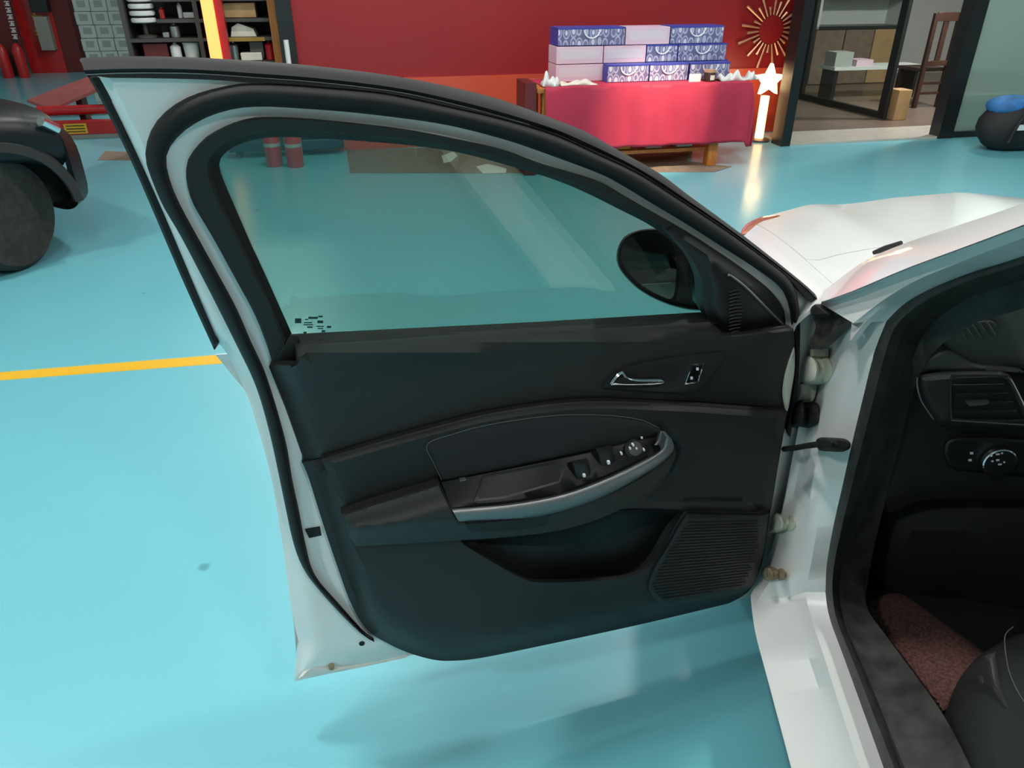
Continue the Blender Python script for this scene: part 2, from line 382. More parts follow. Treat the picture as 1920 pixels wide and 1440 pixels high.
sealI = sm([(699, 1201), (685, 1192), (635, 1136), (591, 1083), (572, 1017), (561, 960), (548, 900), (535, 825), (500, 707), (470, 640), (440, 572), (385, 472), (335, 380), (316, 330), (311, 297), (322, 270), (350, 242), (390, 219), (440, 204), (490, 200), (540, 202), (640, 209), (740, 220), (840, 235), (940, 260), (1015, 285), (1120, 324), (1160, 344), (1220, 380), (1290, 422), (1365, 470), (1415, 502), (1460, 535), (1475, 555), (1484, 580), (1488, 617), (1490, 680), (1483, 750), (1474, 800)])
# white band inner edge / black frame trim
bandI = sm([(504, 689), (510, 677), (480, 595), (440, 520), (400, 447), (361, 380), (350, 340), (349, 318), (352, 300), (365, 280), (390, 255), (430, 234), (465, 223), (502, 220), (590, 224), (740, 240), (840, 258), (940, 280), (1015, 307), (1120, 339), (1160, 361), (1220, 395), (1290, 435), (1365, 484), (1415, 520), (1445, 545), (1462, 567), (1471, 585), (1473, 610)])
glsO = sm([(556, 648), (549, 632), (492, 505), (471, 460), (437, 382), (415, 330), (410, 306), (415, 295), (435, 277), (480, 261), (540, 257), (640, 262), (765, 272), (865, 287), (965, 314), (1040, 337), (1100, 362), (1160, 392), (1226, 427), (1290, 478), (1330, 530), (1360, 575), (1385, 602), (1400, 624)])
silh = cat(topU, [(1532, 640), (1512, 720), (1500, 800), (1480, 900), (1462, 980), (1440, 1060), (1412, 1118)],
           [(1300, 1142), (1100, 1180), (950, 1205), (769, 1229), (660, 1254), (591, 1269), (552, 1278)],
           sm([(560, 1203), (547, 1144), (530, 1020), (520, 960), (510, 902), (490, 825), (465, 745), (430, 670), (412, 645)]), sm([(402, 657), (340, 520), (280, 380), (240, 290), (188, 185), (163, 141)]))
_bI = resamp(bandI, 120); _gO = resamp(glsO, 120); _hl = _bI + (_gO - _bI) * .5
hole = cat(_hl[2:108], [(1385, 612), (1385, 640), (1000, 655), (590, 684)])
def shellv(x, y, d): return -.03 * (1 - sst(bdist(np.stack([x, y], 1), [silh]), 34)) + 0 * x
dr = panel('front_door', [silh, hole], shellv, 'paint', car_e, back=-DN * .02, step=22, rings=(7, 15, 24, 34))
tag(dr, 'white open driver door seen from the cabin side')
# outer skin of the door, bulging away from the cabin
skin = [np.array(p) for p in silh]
lo_skin = cat([(404, 665), (470, 745), (515, 900), (530, 1000), (545, 1100), (556, 1230), (560, 1274), (760, 1230), (1000, 1194), (1300, 1140), (1410, 1117), (1440, 1060), (1480, 900), (1512, 720), (1530, 620), (1325, 612), (1000, 632), (560, 655)])
panel('door_skin', [lo_skin], lambda x, y, d: -.06 - .055 * sst(d, 200), 'paint', dr, back=-DN * .002, step=50, rings=(20, 60))
strip('outer_rubber_strip', topU + (0, -2), topL, -.022, .003, .010, 'rubber', dr)
strip('frame_gap_shade', topL + (0, 1), resamp(cat(sm([(205, 146), (300, 147), (400, 150), (465, 155)]), sealO[22 * 6:33 * 6], [(1512, 560)]), 200), .003, .005, .0, 'recess', dr, k=3)  # dark band drawn for the shadow in the frame gap
tube('strip_bead', [door(x, y + 1, .0035) for x, y in resamp(topL[:int(len(topL) * .45)], 70)], .0007, 'silver', dr, 5)
# black applique down the rear edge
apL = sm([(163, 141), (188, 185), (240, 290), (280, 380), (340, 520), (402, 657)])
panel('rear_applique', [cat(apL, sm([(411, 642), (385, 580), (345, 480), (306, 389), (276, 325), (247, 262), (213, 192)]), [(229, 190), (226, 183), (216, 172), (211, 160), (213, 148), (205, 140)])],
      lambda x, y, d: -.022 + .008 * rnd(d, 6), 'rubber', dr, step=20, rings=(5,))
panel('frame_edge_bead', [cat(sm([(214, 193), (247, 262), (276, 325)]), sm([(281, 322), (255, 262), (228, 200)]))], lambda x, y, d: -.014 + .006 * rnd(d, 4), 'paint', dr, step=12, bstep=8)
strip('weatherstrip', sealO, sealI, .0, .002, .022, 'rubber', dr, n=170, k=7)
# black frame trim, sloping in to the glass
n_ = 120
bI = resamp(bandI, n_); gO = resamp(glsO, n_)
mid = bI + (gO - bI) * .62
loft('window_frame_trim', [[door(x, y, .004) for x, y in bI], [door(x, y, .014) for x, y in bI + (gO - bI) * .08], [door(x, y, .012) for x, y in mid]], 'plastic_soft', dr, n_, -DN * .012)
loft('glass_channel', [[door(x, y, .011) for x, y in mid], [door(x, y, -.012) for x, y in mid + (gO - mid) * .3], [door(x, y, -.022) for x, y in gO]], 'recess', dr, n_, -DN * .006)
glass_out = cat(sm([(545, 660), (530, 632), (475, 502), (452, 460), (420, 382), (397, 330), (394, 302), (402, 283), (432, 262), (480, 246), (540, 242), (640, 246), (765, 256), (865, 271), (965, 298), (1040, 321), (1100, 346), (1160, 376), (1226, 411), (1300, 470), (1345, 560)]), [(1345, 610), (1000, 640)])
panel('window_glass', [glass_out], lambda x, y, d: -.03 + 0 * x, 'tint_glass', dr, back=-DN * .004, step=60)
panel('corner_cap', [[(506, 690), (511, 676), (545, 628), (558, 630), (566, 650), (580, 690)]], lambda x, y, d: .010 + .004 * rnd(d, 5), 'plastic_soft', dr, step=12, rings=(4,))
# maker's print in the corner of the glass
pr = []
def chip(x0, y0, x1, y1, v=-.0295):
    P = np.array([door(x, y, v) for x, y in ((x0, y0), (x1, y0), (x1, y1), (x0, y1))]); n = 4
    return np.concatenate([P, P - DN * .0003]).tolist(), [(0, 1, 2, 3), (7, 6, 5, 4)] + [(i, (i + 1) % 4, (i + 1) % 4 + 4, i + 4) for i in range(4)]
for c in [(553, 597, 565, 606), (572, 598, 578, 600), (578, 594, 596, 598), (597, 592, 605, 595), (595, 601, 606, 606), (570, 604, 585, 606), (569, 608, 587, 610), (576, 612, 586, 615), (593, 611, 607, 613), (596, 615, 606, 617), (569, 622, 575, 626), (603, 619, 610, 623), (613, 611, 621, 615)]: pr.append(chip(*c))
V, f_ = merge(pr); mesh('glass_print', V, f_, 'screen_print', dr, 0)
# belt weatherstrip along the bottom of the glass
strip('belt_strip', np.array([(548, 631), (1000, 608), (1335, 588)]), np.array([(552, 648), (1000, 624), (1350, 606)]), -.018, .02, .004, 'recess', dr, n=30, k=4)
# sail panel in the front corner of the window
sail = cat(sm([(1262, 424), (1290, 440), (1365, 489), (1415, 525), (1442, 549), (1460, 572), (1470, 611)]), sm([(1468, 612), (1400, 626), (1359, 629)]), sm([(1340, 610), (1322, 585), (1318, 560), (1314, 520), (1290, 475), (1250, 432)]))
panel('sail_panel', [sail], lambda x, y, d: .016 + .012 * sst(d, 26) + 0 * x, 'plastic_fine', dr, back=-DN * .03, step=16, rings=(5, 12))
tube('sail_bead', [door(x, y, .031) for x, y in sm([(1364, 516), (1372, 518), (1400, 540), (1440, 580), (1468, 608)])], [.004, .0025] * 0 or .0022, 'silver', dr, 6)
rib = []
for i in range(13):
    y = 545 + i * 6.4; x0 = 1367; x1 = 1392 - 6 * abs(i - 6) / 6
    rib.append(tubev([door(x0, y + 3, .030), door((x0 + x1) / 2, y, .0315), door(x1, y - 1, .029)], .0012, 5))
V, f_ = merge(rib); mesh('tweeter_ribs', V, f_, 'plastic', dr, 50)
# door mirror outside the glass
mo = np.array(sm([(1157, 470), (1172, 443), (1205, 430), (1250, 431), (1300, 445), (1330, 470), (1345, 530), (1335, 575), (1300, 582), (1250, 570), (1205, 548), (1175, 522), (1158, 497)], 5, True)); mo = np.concatenate([mo, mo[:1]]); mcx = np.array([1250., 508.])
loft('mirror_housing', [[door(*(mcx + (q - mcx) * k_), v_) for q in mo] for k_, v_ in ((.02, -.136), (.9, -.136), (.97, -.128), (1, -.14), (.99, -.16), (.9, -.20), (.65, -.235), (.3, -.25), (.02, -.252))], 'plastic_fine', dr, 66)
mg = sm([(1165, 468), (1178, 448), (1208, 438), (1240, 440), (1262, 460), (1268, 500), (1262, 556), (1240, 555), (1205, 536), (1180, 512), (1166, 490)], 5, True)
panel('mirror_bezel', [sm([(1160, 468), (1175, 443), (1208, 433), (1245, 435), (1268, 458), (1274, 500), (1268, 561), (1240, 561), (1203, 543), (1176, 518), (1161, 493)], 5, True)], lambda x, y, d: -.133 + .004 * rnd(d, 6), 'recess', dr, step=20)
panel('mirror_glass', [mg], lambda x, y, d: -.127 + 0 * x, 'mirror', dr, step=30, back=-DN * .003)
strip('mirror_arm', np.array([(1322, 500), (1345, 520), (1360, 545)]), np.array([(1322, 582), (1345, 588), (1365, 592)]), -.09, -.02, .03, 'plastic_fine', dr, n=10, back=-DN * .05)

# ---- door card
crease = [(1478, 767), (1400, 762), (1300, 755), (1200, 750), (1130, 748), (1060, 751), (980, 761), (900, 775), (820, 795), (750, 814), (680, 834), (602, 857)]
crease.append((566, 866)); cr = sm(crease)
upper = cat([(553, 646), (700, 638), (1000, 620), (1330, 601)], [(1359, 629)], sm([(1359, 629), (1400, 626), (1471, 613), (1488, 617)]), sm([(1490, 640), (1490, 700), (1480, 762)]), cr, sm([(566, 853), (548, 802), (530, 752), (505, 690)]), [(512, 682), (556, 682)])
def beltv(x): return 645 - (x - 553) * .055
def upv(x, y, d):
    t = np.clip((y - beltv(x)) / 130., 0, 1); base = .052 - .012 * t
    edge = sst(x - 505 - (y - 690) * .38, 42)
    return np.where(y < beltv(x) + 30, .022 + .03 * sst(y - beltv(x), 30), base) * 1.0 - .034 * (1 - edge) - .006 * (1 - rnd(d, 5))
panel('upper_trim', [upper], upv, 'plastic', dr, back=-DN * .012, step=20, rings=(3, 8))
pocket = cat(sm([(864, 1015), (960, 1006), (1060, 992), (1120, 972), (1160, 957)]), [(1220, 955), (1288, 958)], sm([(1288, 960), (1268, 985), (1242, 1030), (1222, 1058), (1190, 1078), (1150, 1086), (1080, 1091), (1010, 1092), (978, 1084), (920, 1052), (864, 1018)]))[:-1]
lowerR = sm([(1478, 769), (1470, 810), (1458, 880), (1446, 950), (1432, 1040), (1418, 1085), (1400, 1112), (1370, 1130)])
lower = cat(cr[::-1] + (0, 2), lowerR, sm([(1360, 1133), (1200, 1171), (1000, 1214), (900, 1234), (849, 1239), (813, 1237), (769, 1225), (730, 1208), (691, 1183), (660, 1136), (630, 1055), (605, 980), (580, 900), (568, 870)]))
def lowv(x, y, d):
    rim = x - (602 + (y - 857) * .31)                                   # distance from the raised face's rear edge
    lft = sst(rim + 22, 34); bot = sst(bdist(np.stack([x, y], 1), [lower]), 40)
    base = .012 + .036 * np.minimum(lft, bot)
    return base + .006 * sst(y - 1000, 60) * np.minimum(lft, bot)
panel('lower_trim', [lower, pocket], lowv, 'plastic', dr, back=-DN * .01, step=20, rings=(4, 12, 24))
pk = densify(pocket, 12)
pk2 = np.concatenate([pk, pk[:1]])
cen = pk2.mean(0)
loft('map_pocket', [[door(x, y, .05) for x, y in pk2], [door(*(np.array([x, y]) + (cen - (x, y)) * .04), .02) for x, y in pk2], [door(*(np.array([x, y]) + (cen - (x, y)) * .12), .008) for x, y in pk2], [door(*(np.array([x, y]) + (cen - (x, y)) * .97), .006) for x, y in pk2]], 'plastic_fine', dr, len(pk2), None)
# bolster between the crease and the armrest
bol = cat(cr[::-1][6:-2] + (0, 4), [(1476, 771)], sm([(1470, 800), (1458, 880), (1446, 955)]), [(1290, 955), (1160, 953)], sm([(1200, 925), (1240, 890), (1262, 850), (1262, 835), (1245, 812)]), [(1100, 842), (830, 898)], sm([(822, 905), (740, 930), (660, 958), (640, 964)]), sm([(630, 930), (612, 880)]))
def bolv(x, y, d): return .052 + .012 * sst(d, 14) - .016 * sst(y - (760 + (1480 - x) * .06), 160)
panel('bolster', [bol], bolv, 'plastic_soft', dr, back=-DN * .012, step=18, rings=(3, 8, 14))
pad = cat(sm([(797, 832), (830, 818), (900, 799), (980, 784), (1060, 776), (1140, 777), (1200, 785), (1235, 800), (1243, 812)]), [(1243, 816), (1100, 848), (960, 877), (832, 903)], sm([(828, 898), (812, 868), (798, 845)]))
panel('armrest_insert', [pad], lambda x, y, d: .056 + .009 * rnd(d, 10), 'seat_cloth', dr, step=22, rings=(3, 8))
tube('insert_stitch', [door(x, y, .0665) for x, y in sm([(828, 900), (812, 866), (800, 842), (808, 828), (840, 817), (900, 800), (980, 786), (1060, 778), (1140, 779), (1200, 787), (1236, 803)])], .0007, 'stitch', dr, 5)
# armrest body: rear tail, under-edge and cup
arm = cat(sm([(640, 964), (700, 944), (770, 923), (824, 906)]), [(845, 950)], [(862, 980)], sm([(980, 973), (1060, 956), (1130, 931), (1200, 894), (1246, 863), (1264, 840)]), sm([(1268, 850), (1255, 880), (1210, 925), (1150, 962), (1060, 992), (960, 1006), (864, 1013), (770, 1019), (668, 1024)]), sm([(655, 1005), (648, 985)]))
def armv(x, y, d):
    ym = 988 - np.clip((x - 660) / 200, 0, 1) * 8 - np.clip((x - 860) / 400, 0, 1) ** 1.6 * 140
    up = sst(y - (950 - (x - 640) * .31), 70); t = sst(y - ym + 8, 48)
    return .066 + .046 * up * sst(1290 - x, 240) * (1 - t * .75) * sst(x - 632, 40) - .004 * (1 - rnd(d, 5))
panel('armrest', [arm], armv, 'plastic', dr, back=-DN * .02, step=6, rings=(4,), bstep=6)
panel('pull_cup', [cat([(872, 983)], sm([(980, 974), (1036, 961)]), sm([(1024, 984), (1000, 990), (950, 995), (905, 998), (880, 994)]))], lambda x, y, d: armv(x, y, d + 6) + .002, 'recess', dr, step=20, back=-DN * .02)
swp = cat([(828, 904), (960, 879), (1100, 850), (1200, 824), (1243, 815)], sm([(1250, 825), (1246, 838), (1205, 862), (1130, 897), (1050, 925), (950, 943), (846, 952)]))
def swv(x, y, d):
    top = 904 - (x - 828) * .215; bo = np.where(x < 1050, 952 - (x - 846) * .13, 925 - (x - 1050) * .43)
    t = np.clip((y - top) / np.maximum(bo - top, 8), 0, 1); return .066 + .038 * t
panel('switch_panel', [swp], swv, 'piano', dr, back=-DN * .02, step=20, rings=(4,))
panel('armrest_tray', [cat([(905, 893), (1040, 866), (1060, 880), (1050, 905), (945, 935), (888, 940)])], lambda x, y, d: swv(x, y, d) + .0012 - .004 * sst(d, 12), 'plastic_fine', dr, step=20, rings=(5,))
slU = sm([(846, 953), (950, 944), (1050, 926), (1130, 898), (1205, 863), (1238, 843), (1244, 826), (1248, 820)]); slD = sm([(862, 981), (980, 973), (1060, 956), (1130, 931), (1200, 894), (1246, 863), (1264, 840), (1258, 822)])
strip('pull_handle', slU, slD, .100, .096, .016, 'silver', dr, n=60, back=-DN * .025, k=9, smooth=60)
tag(bpy.data.objects['pull_handle'], 'satin silver armrest pull trim')
# window and mirror switches
def pbox(name, cx, cy, w_, h_, v, th, m, slant=0, parent=dr):
    P = [(cx - w_ / 2 + slant, cy - h_ / 2), (cx + w_ / 2 + slant, cy - h_ / 2 - w_ * .2), (cx + w_ / 2 - slant, cy + h_ / 2 - w_ * .2), (cx - w_ / 2 - slant, cy + h_ / 2)]
    vb = float(swv(np.array([cx]), np.array([cy]), 0)[0]) + v if v < .03 else v
    return panel(name, [P], lambda x, y, d: vb + th * rnd(d, 4), m, parent, back=-DN * .008, step=6, rings=(2,), bstep=6)
for cx, cy in ((1092, 886), (1138, 862)):
    pbox('window_switch', cx, cy, 30, 34, .002, .005, 'plastic_fine', -4)
    for dx, dy in ((-3, -10), (4, 7)): pbox('switch_mark', cx + dx, cy + dy, 4.5, 4.5, .0066, .0008, 'glyph')
kv = float(swv(np.array([1188.]), np.array([842.]), 0)[0])
lathe('mirror_knob', door(1188, 842, kv), [(.019, 0), (.019, .004), (.014, .009), (.0, .009)], 'plastic_fine', dr, 24, axis=DN + np.array([0, 0, .8]))
for dx, dy in ((0, -6), (-6, 0), (6, 0), (0, 6), (-22, 10), (20, 3), (16, -20)): pbox('switch_mark', 1188 + dx, 842 + dy, 3, 3, kv + .0088 if abs(dx) < 10 else .002, .0006, 'glyph')
pbox('window_lock_mark', 868, 902, 11, 2, .002, .0006, 'silver')
# inner release handle
bez = cat(sm([(1128, 729), (1134, 714), (1150, 698), (1175, 686), (1230, 673), (1300, 662), (1366, 657)]), sm([(1364, 668), (1345, 695), (1322, 722), (1300, 735), (1270, 738), (1200, 735)]))
panel('handle_bezel', [bez], lambda x, y, d: .043 + .006 * rnd(d, 4) - .004 * sst(d - 5, 10), 'plastic_soft', dr, step=14, rings=(3, 7))
panel('handle_bowl', [cat(sm([(1160, 700), (1190, 689), (1240, 679), (1278, 674)]), sm([(1276, 690), (1268, 706), (1256, 716), (1200, 716)]))], lambda x, y, d: .046 - .0 * x, 'recess', dr, step=20)
lev = cat(sm([(1143, 722), (1149, 712), (1160, 700), (1170, 696)]), sm([(1173, 700), (1180, 707), (1200, 711), (1247, 711)]), sm([(1248, 716), (1240, 722), (1200, 725), (1146, 725)]))
panel('release_lever', [lev], lambda x, y, d: .054 + .008 * rnd(d, 6), 'chrome', dr, step=7, rings=(2, 4), bstep=6)
panel('release_lever_face', [sm([(1156, 717), (1170, 708), (1190, 715), (1230, 717), (1200, 720), (1165, 720)], 5, True)], lambda x, y, d: .0625 + 0 * x, 'plastic_fine', dr, step=10, bstep=6)
panel('lock_button_rim', [[(1298, 683), (1321, 680), (1309, 718), (1284, 721)]], lambda x, y, d: .049 + .003 * rnd(d, 3), 'chrome', dr, step=8, rings=(2,))
panel('lock_button', [[(1300, 686), (1318, 684), (1307, 715), (1288, 718)]], lambda x, y, d: .0525 + .002 * rnd(d, 4), 'piano', dr, step=8, rings=(2,))
for px, py in ((1308, 692), (1297, 709)): panel('lock_mark', [[(px - 2.2, py - 2.4), (px + 2.2, py - 2.6), (px + 2.2, py + 2.4), (px - 2.2, py + 2.6)]], lambda x, y, d: .0552 + 0 * x, 'glyph', dr, step=0)
# speaker grille with fine ribs
gr = cat([(1287, 960), (1442, 963)], sm([(1440, 975), (1430, 1040), (1415, 1090), (1398, 1108), (1380, 1114)]), [(1245, 1138)], sm([(1222, 1122), (1212, 1098), (1225, 1062), (1245, 1030), (1268, 988)]))
panel('speaker_bezel', [gr], lambda x, y, d: .05 + .014 * rnd(d, 14), 'plastic', dr, back=-DN * .012, step=16, rings=(4, 9, 13))
gl = cat([(1290, 978), (1430, 972)], sm([(1422, 1030), (1408, 1082), (1395, 1098)]), [(1250, 1128)], sm([(1228, 1115), (1222, 1098), (1234, 1066), (1255, 1030)]))
parts = []
for i in range(34):
    yy = 972 + i * 5.0; pts_ = [(x, yy + (1430 - x) * (.02 + .0045 * i)) for x in range(1205, 1446, 6)]
    ok = inside(np.array(pts_), [gl]); run = [p for p, k_ in zip(pts_, ok) if k_]
    if len(run) > 3: parts.append(tubev([door(x, y, .0650) for x, y in run[::2]], .0011, 5))
V, f_ = merge(parts); g_ = mesh('speaker_ribs', V, f_, 'plastic', dr, 60)
# small fittings on the white metal
panel('latch_opening', [[(572, 994), (600, 989), (603, 1004), (580, 1009)]], lambda x, y, d: .004 - .002 * rnd(d, 3), 'recess', dr, step=6)
panel('drain_plug', [sm([(673, 1207), (678, 1203), (684, 1205), (682, 1210), (676, 1211)], 4, True)], lambda x, y, d: .0015 + 0 * x, 'recess', dr, step=6, bstep=4)
panel('rust_stain', [sm([(616, 1250), (621, 1246), (627, 1248), (625, 1256), (618, 1256)], 4, True)], lambda x, y, d: -.010 + .001 * rnd(d, 4), 'rust', dr, step=4, bstep=3)
panel('bottom_flange', [cat(sm([(560, 1273), (585, 1250), (640, 1252), (720, 1240), (770, 1226)]), [(762, 1233), (660, 1255)])], lambda x, y, d: -.016 + .004 * rnd(d, 6), 'paint_dirty', dr, step=10, rings=(3,))
panel('trim_end_cap', [sm([(1489, 652), (1490, 690), (1484, 730), (1477, 770), (1472, 760), (1469, 735), (1474, 700), (1482, 668)], 5, True)], lambda x, y, d: .046 + .004 * rnd(d, 4), 'hinge', dr, step=10, rings=(3,))

# ---- body side: skins through traced lines, each at its own distance inboard
def SL(pts, wv, n=6): return [side(x, y, v) for (x, y), v in zip(sm(pts, n), np.interp(np.linspace(0, 1, (len(pts) - 1) * n + 1), np.linspace(0, 1, len(pts)), wv if hasattr(wv, '__len__') else [wv] * len(pts)))]
def carc(p): q = np.asarray(p) - CO; return np.array([np.dot(q, CF), np.dot(q, CR), p[2]])
def back_to(L, f=-.66):
    e = carc(L[-1]); return list(L) + [car(e[0] + (f - e[0]) * t, e[1], e[2]) for t in (.25, .5, .75, 1)]
# windscreen edge of the A pillar, its outer crease, the rabbet, the seal flange
pA = [(2250, 255), (1920, 380), (1800, 421), (1700, 455), (1620, 490), (1545, 545)]
pB = [(2250, 296), (1920, 421), (1800, 466), (1700, 503), (1600, 545), (1540, 566)]
pC = [(2250, 330), (1920, 446), (1800, 492), (1720, 525), (1660, 560), (1600, 606)]
pD = [(2250, 365), (1920, 480), (1830, 508), (1760, 535), (1700, 565), (1660, 602)]
loft('windscreen_pillar', [SL([(x, y + 4) for x, y in pA], .16), SL(pA, .03), SL(pB, -.01), SL([(x, y + 4) for x, y in pB], .012), SL(pC, .02), SL(pD, .06)], 'paint', car_e, 60, CR * .004)
# hinge post and sill: outer edge -> inner flange
q0 = [(1548, 560), (1535, 640), (1512, 720), (1498, 800), (1482, 880), (1462, 980), (1436, 1060), (1408, 1118), (1416, 1180), (1438, 1265), (1485, 1440), (1530, 1610)]
q1 = [(1578, 575), (1560, 640), (1535, 720), (1515, 800), (1498, 880), (1478, 980), (1452, 1070), (1418, 1130), (1430, 1180), (1452, 1265), (1500, 1440), (1545, 1610)]
q2 = [(1600, 590), (1585, 640), (1568, 700), (1548, 790), (1528, 880), (1512, 980), (1492, 1070), (1478, 1120), (1491, 1158), (1525, 1260), (1585, 1440), (1640, 1610)]
q3 = [(1622, 592), (1610, 640), (1594, 700), (1572, 790), (1550, 880), (1534, 980), (1520, 1060), (1510, 1110), (1520, 1155), (1551, 1250), (1612, 1440), (1670, 1610)]
q4 = [(1662, 602), (1640, 660), (1620, 740), (1598, 830), (1580, 910), (1562, 990), (1550, 1060), (1548, 1110), (1556, 1160), (1585, 1240), (1657, 1440), (1715, 1610)]
loft('hinge_post', [SL(q0[:8], [.04, .06, .06, .06, .06, .06, .05, .0]), SL(q1[:8], [.06, .085, .085, .085, .08, .07, .05, .015]), SL(q2[:8], [.05, .06, .06, .065, .065, .07, .075, .08]), SL(q3[:8], [.055, .065, .07, .075, .08, .085, .09, .1]), SL(q4[:8], [.06, .075, .085, .095, .105, .115, .125, .135])], 'paint', car_e, 70, CF * .004)
loft('door_sill', [back_to(L_) for L_ in [SL([(x + 12, y + 14) for x, y in q0[7:]], [.05] * 5), SL(q0[7:], [.0] * 5), SL(q1[7:], [.015, .014, .014, .014, .014]), SL(q2[7:], [.08, .08, .082, .082, .082]), SL(q3[7:], [.1, .098, .096, .096, .096]), SL(q4[7:], [.135, .137, .14, .145, .145])]], 'paint', car_e, 100, np.array([0, 0, -.004]))
# aperture weatherstrip (black) and the cabin-side pillar trim
s0 = [(2250, 367), (1920, 482), (1830, 510), (1760, 537), (1700, 567), (1662, 603), (1640, 660), (1620, 740), (1598, 830), (1580, 910), (1562, 990), (1550, 1060), (1548, 1110), (1556, 1160), (1585, 1240), (1657, 1440), (1715, 1610)]
s1 = [(2250, 395), (1920, 506), (1840, 530), (1780, 556), (1730, 588), (1696, 622), (1675, 680), (1655, 760), (1634, 840), (1614, 915), (1594, 990), (1578, 1060), (1574, 1110), (1584, 1170), (1618, 1250), (1700, 1450), (1760, 1610)]
s2 = [(2250, 415), (1920, 526), (1850, 545), (1800, 568), (1755, 600), (1725, 640), (1702, 700), (1682, 780), (1662, 855), (1645, 925), (1630, 990), (1620, 1050), (1618, 1090), (1628, 1145), (1663, 1195), (1768, 1340), (1830, 1460)]
W0 = [.06] * 4 + [.062, .062, .075, .085, .095, .105, .115, .125, .135, .137, .14, .145, .145]
W1 = [.09] * 5 + [.095, .1, .11, .12, .13, .14, .15, .155, .155, .155, .16, .16]
W2 = [.15] * 5 + [.16, .17, .18, .19, .2, .21, .22, .225, .23, .235, .24, .24]
ap = [SL(s0, W0), SL([((a[0] + b[0]) / 2, (a[1] + b[1]) / 2) for a, b in zip(s0, s1)], [(a + b) / 2 - .018 for a, b in zip(W0, W1)]), SL(s1, W1)]
loft('aperture_weatherstrip', [back_to(L_) for L_ in ap], 'rubber_worn', car_e, 130, CF * .003)
loft('sill_trim', [back_to(L_) for L_ in [SL(s1, W1), SL([((a[0] + b[0]) / 2, (a[1] + b[1]) / 2) for a, b in zip(s1, s2)], [a * .45 + b * .55 for a, b in zip(W1, W2)]), SL(s2, W2), SL([(x + 6, y + 50) for x, y in s2], [b + .03 for b in W2])]], 'rubber_worn', car_e, 130, CF * .003)
tube('sill_seam', SL([(1578, 1140), (1592, 1190), (1628, 1275), (1668, 1375), (1700, 1470)], [.150, .15, .149, .15, .15]), .0016, 'rubber', car_e, 6)
# front wing: outer panel ahead of the hinge post, and the bonnet
FE_R = [-.01, .04, .10, .20, .30, .45, .60, .85]; FE_F = [1.20, 1.30, 1.43, 1.50, 1.55, 1.60, 1.67, 1.74]
def hoodz(f, r):
    r = np.asarray(r, float); rm = np.minimum(r, 1.70 - r); fe = np.interp(rm, FE_R, FE_F); t = np.clip((f - .5) / (fe - .5), 0, 1.2)
    z = 1.02 - .085 * t - .035 * t ** 3 - .05 * np.clip((.05 - rm) / .06, 0, 1) ** 2
    z = z + .012 * np.exp(-((rm - .30) / .07) ** 2) * t + .02 * np.clip((rm - .1) / .7, 0, 1)
    return z, fe
def cgrid(name, f0, rs, m, zoff=0, n=(40, 40), f1=None):
    V = []; Fc = []
    for i in range(n[0]):
        for j in range(n[1]):
            s, t = i / (n[0] - 1), j / (n[1] - 1); r = rs[0] + (rs[1] - rs[0]) * t; _, fe = hoodz(1, r); a = f0(r); b = float(fe) if f1 is None else f1(r); f = a + (b - a) * s
            z, _ = hoodz(f, r); V.append(car(f, r, float(z) + zoff))
    for i in range(n[0] - 1):
        for j in range(n[1] - 1): Fc.append((i * n[1] + j, i * n[1] + j + 1, (i + 1) * n[1] + j + 1, (i + 1) * n[1] + j))
    N = len(V); V = V + [v - np.array([0, 0, .01]) for v in V]; Fc2 = [tuple(k + N for k in f[::-1]) for f in Fc]
    n0, n1 = n; bd = [j for j in range(n1)] + [i * n1 + n1 - 1 for i in range(1, n0)] + [(n0 - 1) * n1 + j for j in range(n1 - 2, -1, -1)] + [i * n1 for i in range(n0 - 2, 0, -1)]
    Fc = Fc + Fc2 + [(bd[i], bd[(i + 1) % len(bd)], bd[(i + 1) % len(bd)] + N, bd[i] + N) for i in range(len(bd))]
    return mesh(name, V, Fc, m, car_e, 60)
def rear_edge(r): rm = min(r, 1.70 - r); return .78 - .02 * math.exp(-((rm - .09) / .02) ** 2) * -1 + .14 * (1 - math.exp(-max(0, rm - .11) / .12)) - (.0 if rm > .1 else .0)
cgrid('bonnet', rear_edge, (.088, 1.612), 'paint', n=(40, 60))
cgrid('cowl_panel', lambda r: .47, (.086, 1.614), 'paint', n=(8, 60), f1=lambda r: rear_edge(r) - .005)
cgrid('front_wing', lambda r: .47, (-.01, .084), 'paint', n=(40, 14))
cgrid('front_wing', lambda r: .47, (1.616, 1.71), 'paint', n=(40, 14))
# wing side skins, bumper
def wing_side(rr, s):
    L = []
    for k, zf in enumerate((0, .12, .3, .6, 1)):
        L.append([car(f, rr - s * .04 * sin(pi * min(zf, .5)), float(hoodz(f, rr)[0]) * (1 - zf) + zf * (.24 if not .62 < f < 1.26 else .24 + .42 * sqrt(max(0, 1 - ((f - .94) / .34) ** 2)))) for f in np.linspace(.47, float(hoodz(1, rr)[1]), 50)])
    return loft('wing_side', L, 'paint', car_e, 50, CR * s * .004)
wing_side(-.01, 1); wing_side(1.71, -1)
L = []
rs_ = np.linspace(-.01, 1.71, 40)
for zf, out in ((0, 0), (.06, .05), (.25, .11), (.55, .13), (1, .06)):
    L.append([car(float(hoodz(1, r)[1]) + out, r, float(hoodz(hoodz(1, r)[1], r)[0]) * (1 - zf) + .2 * zf) for r in rs_])
loft('front_bumper', L, 'paint', car_e, 60, -CF * .004)
def hz_(x, y, v=0.0): return Zp(x, y, .905 + v)
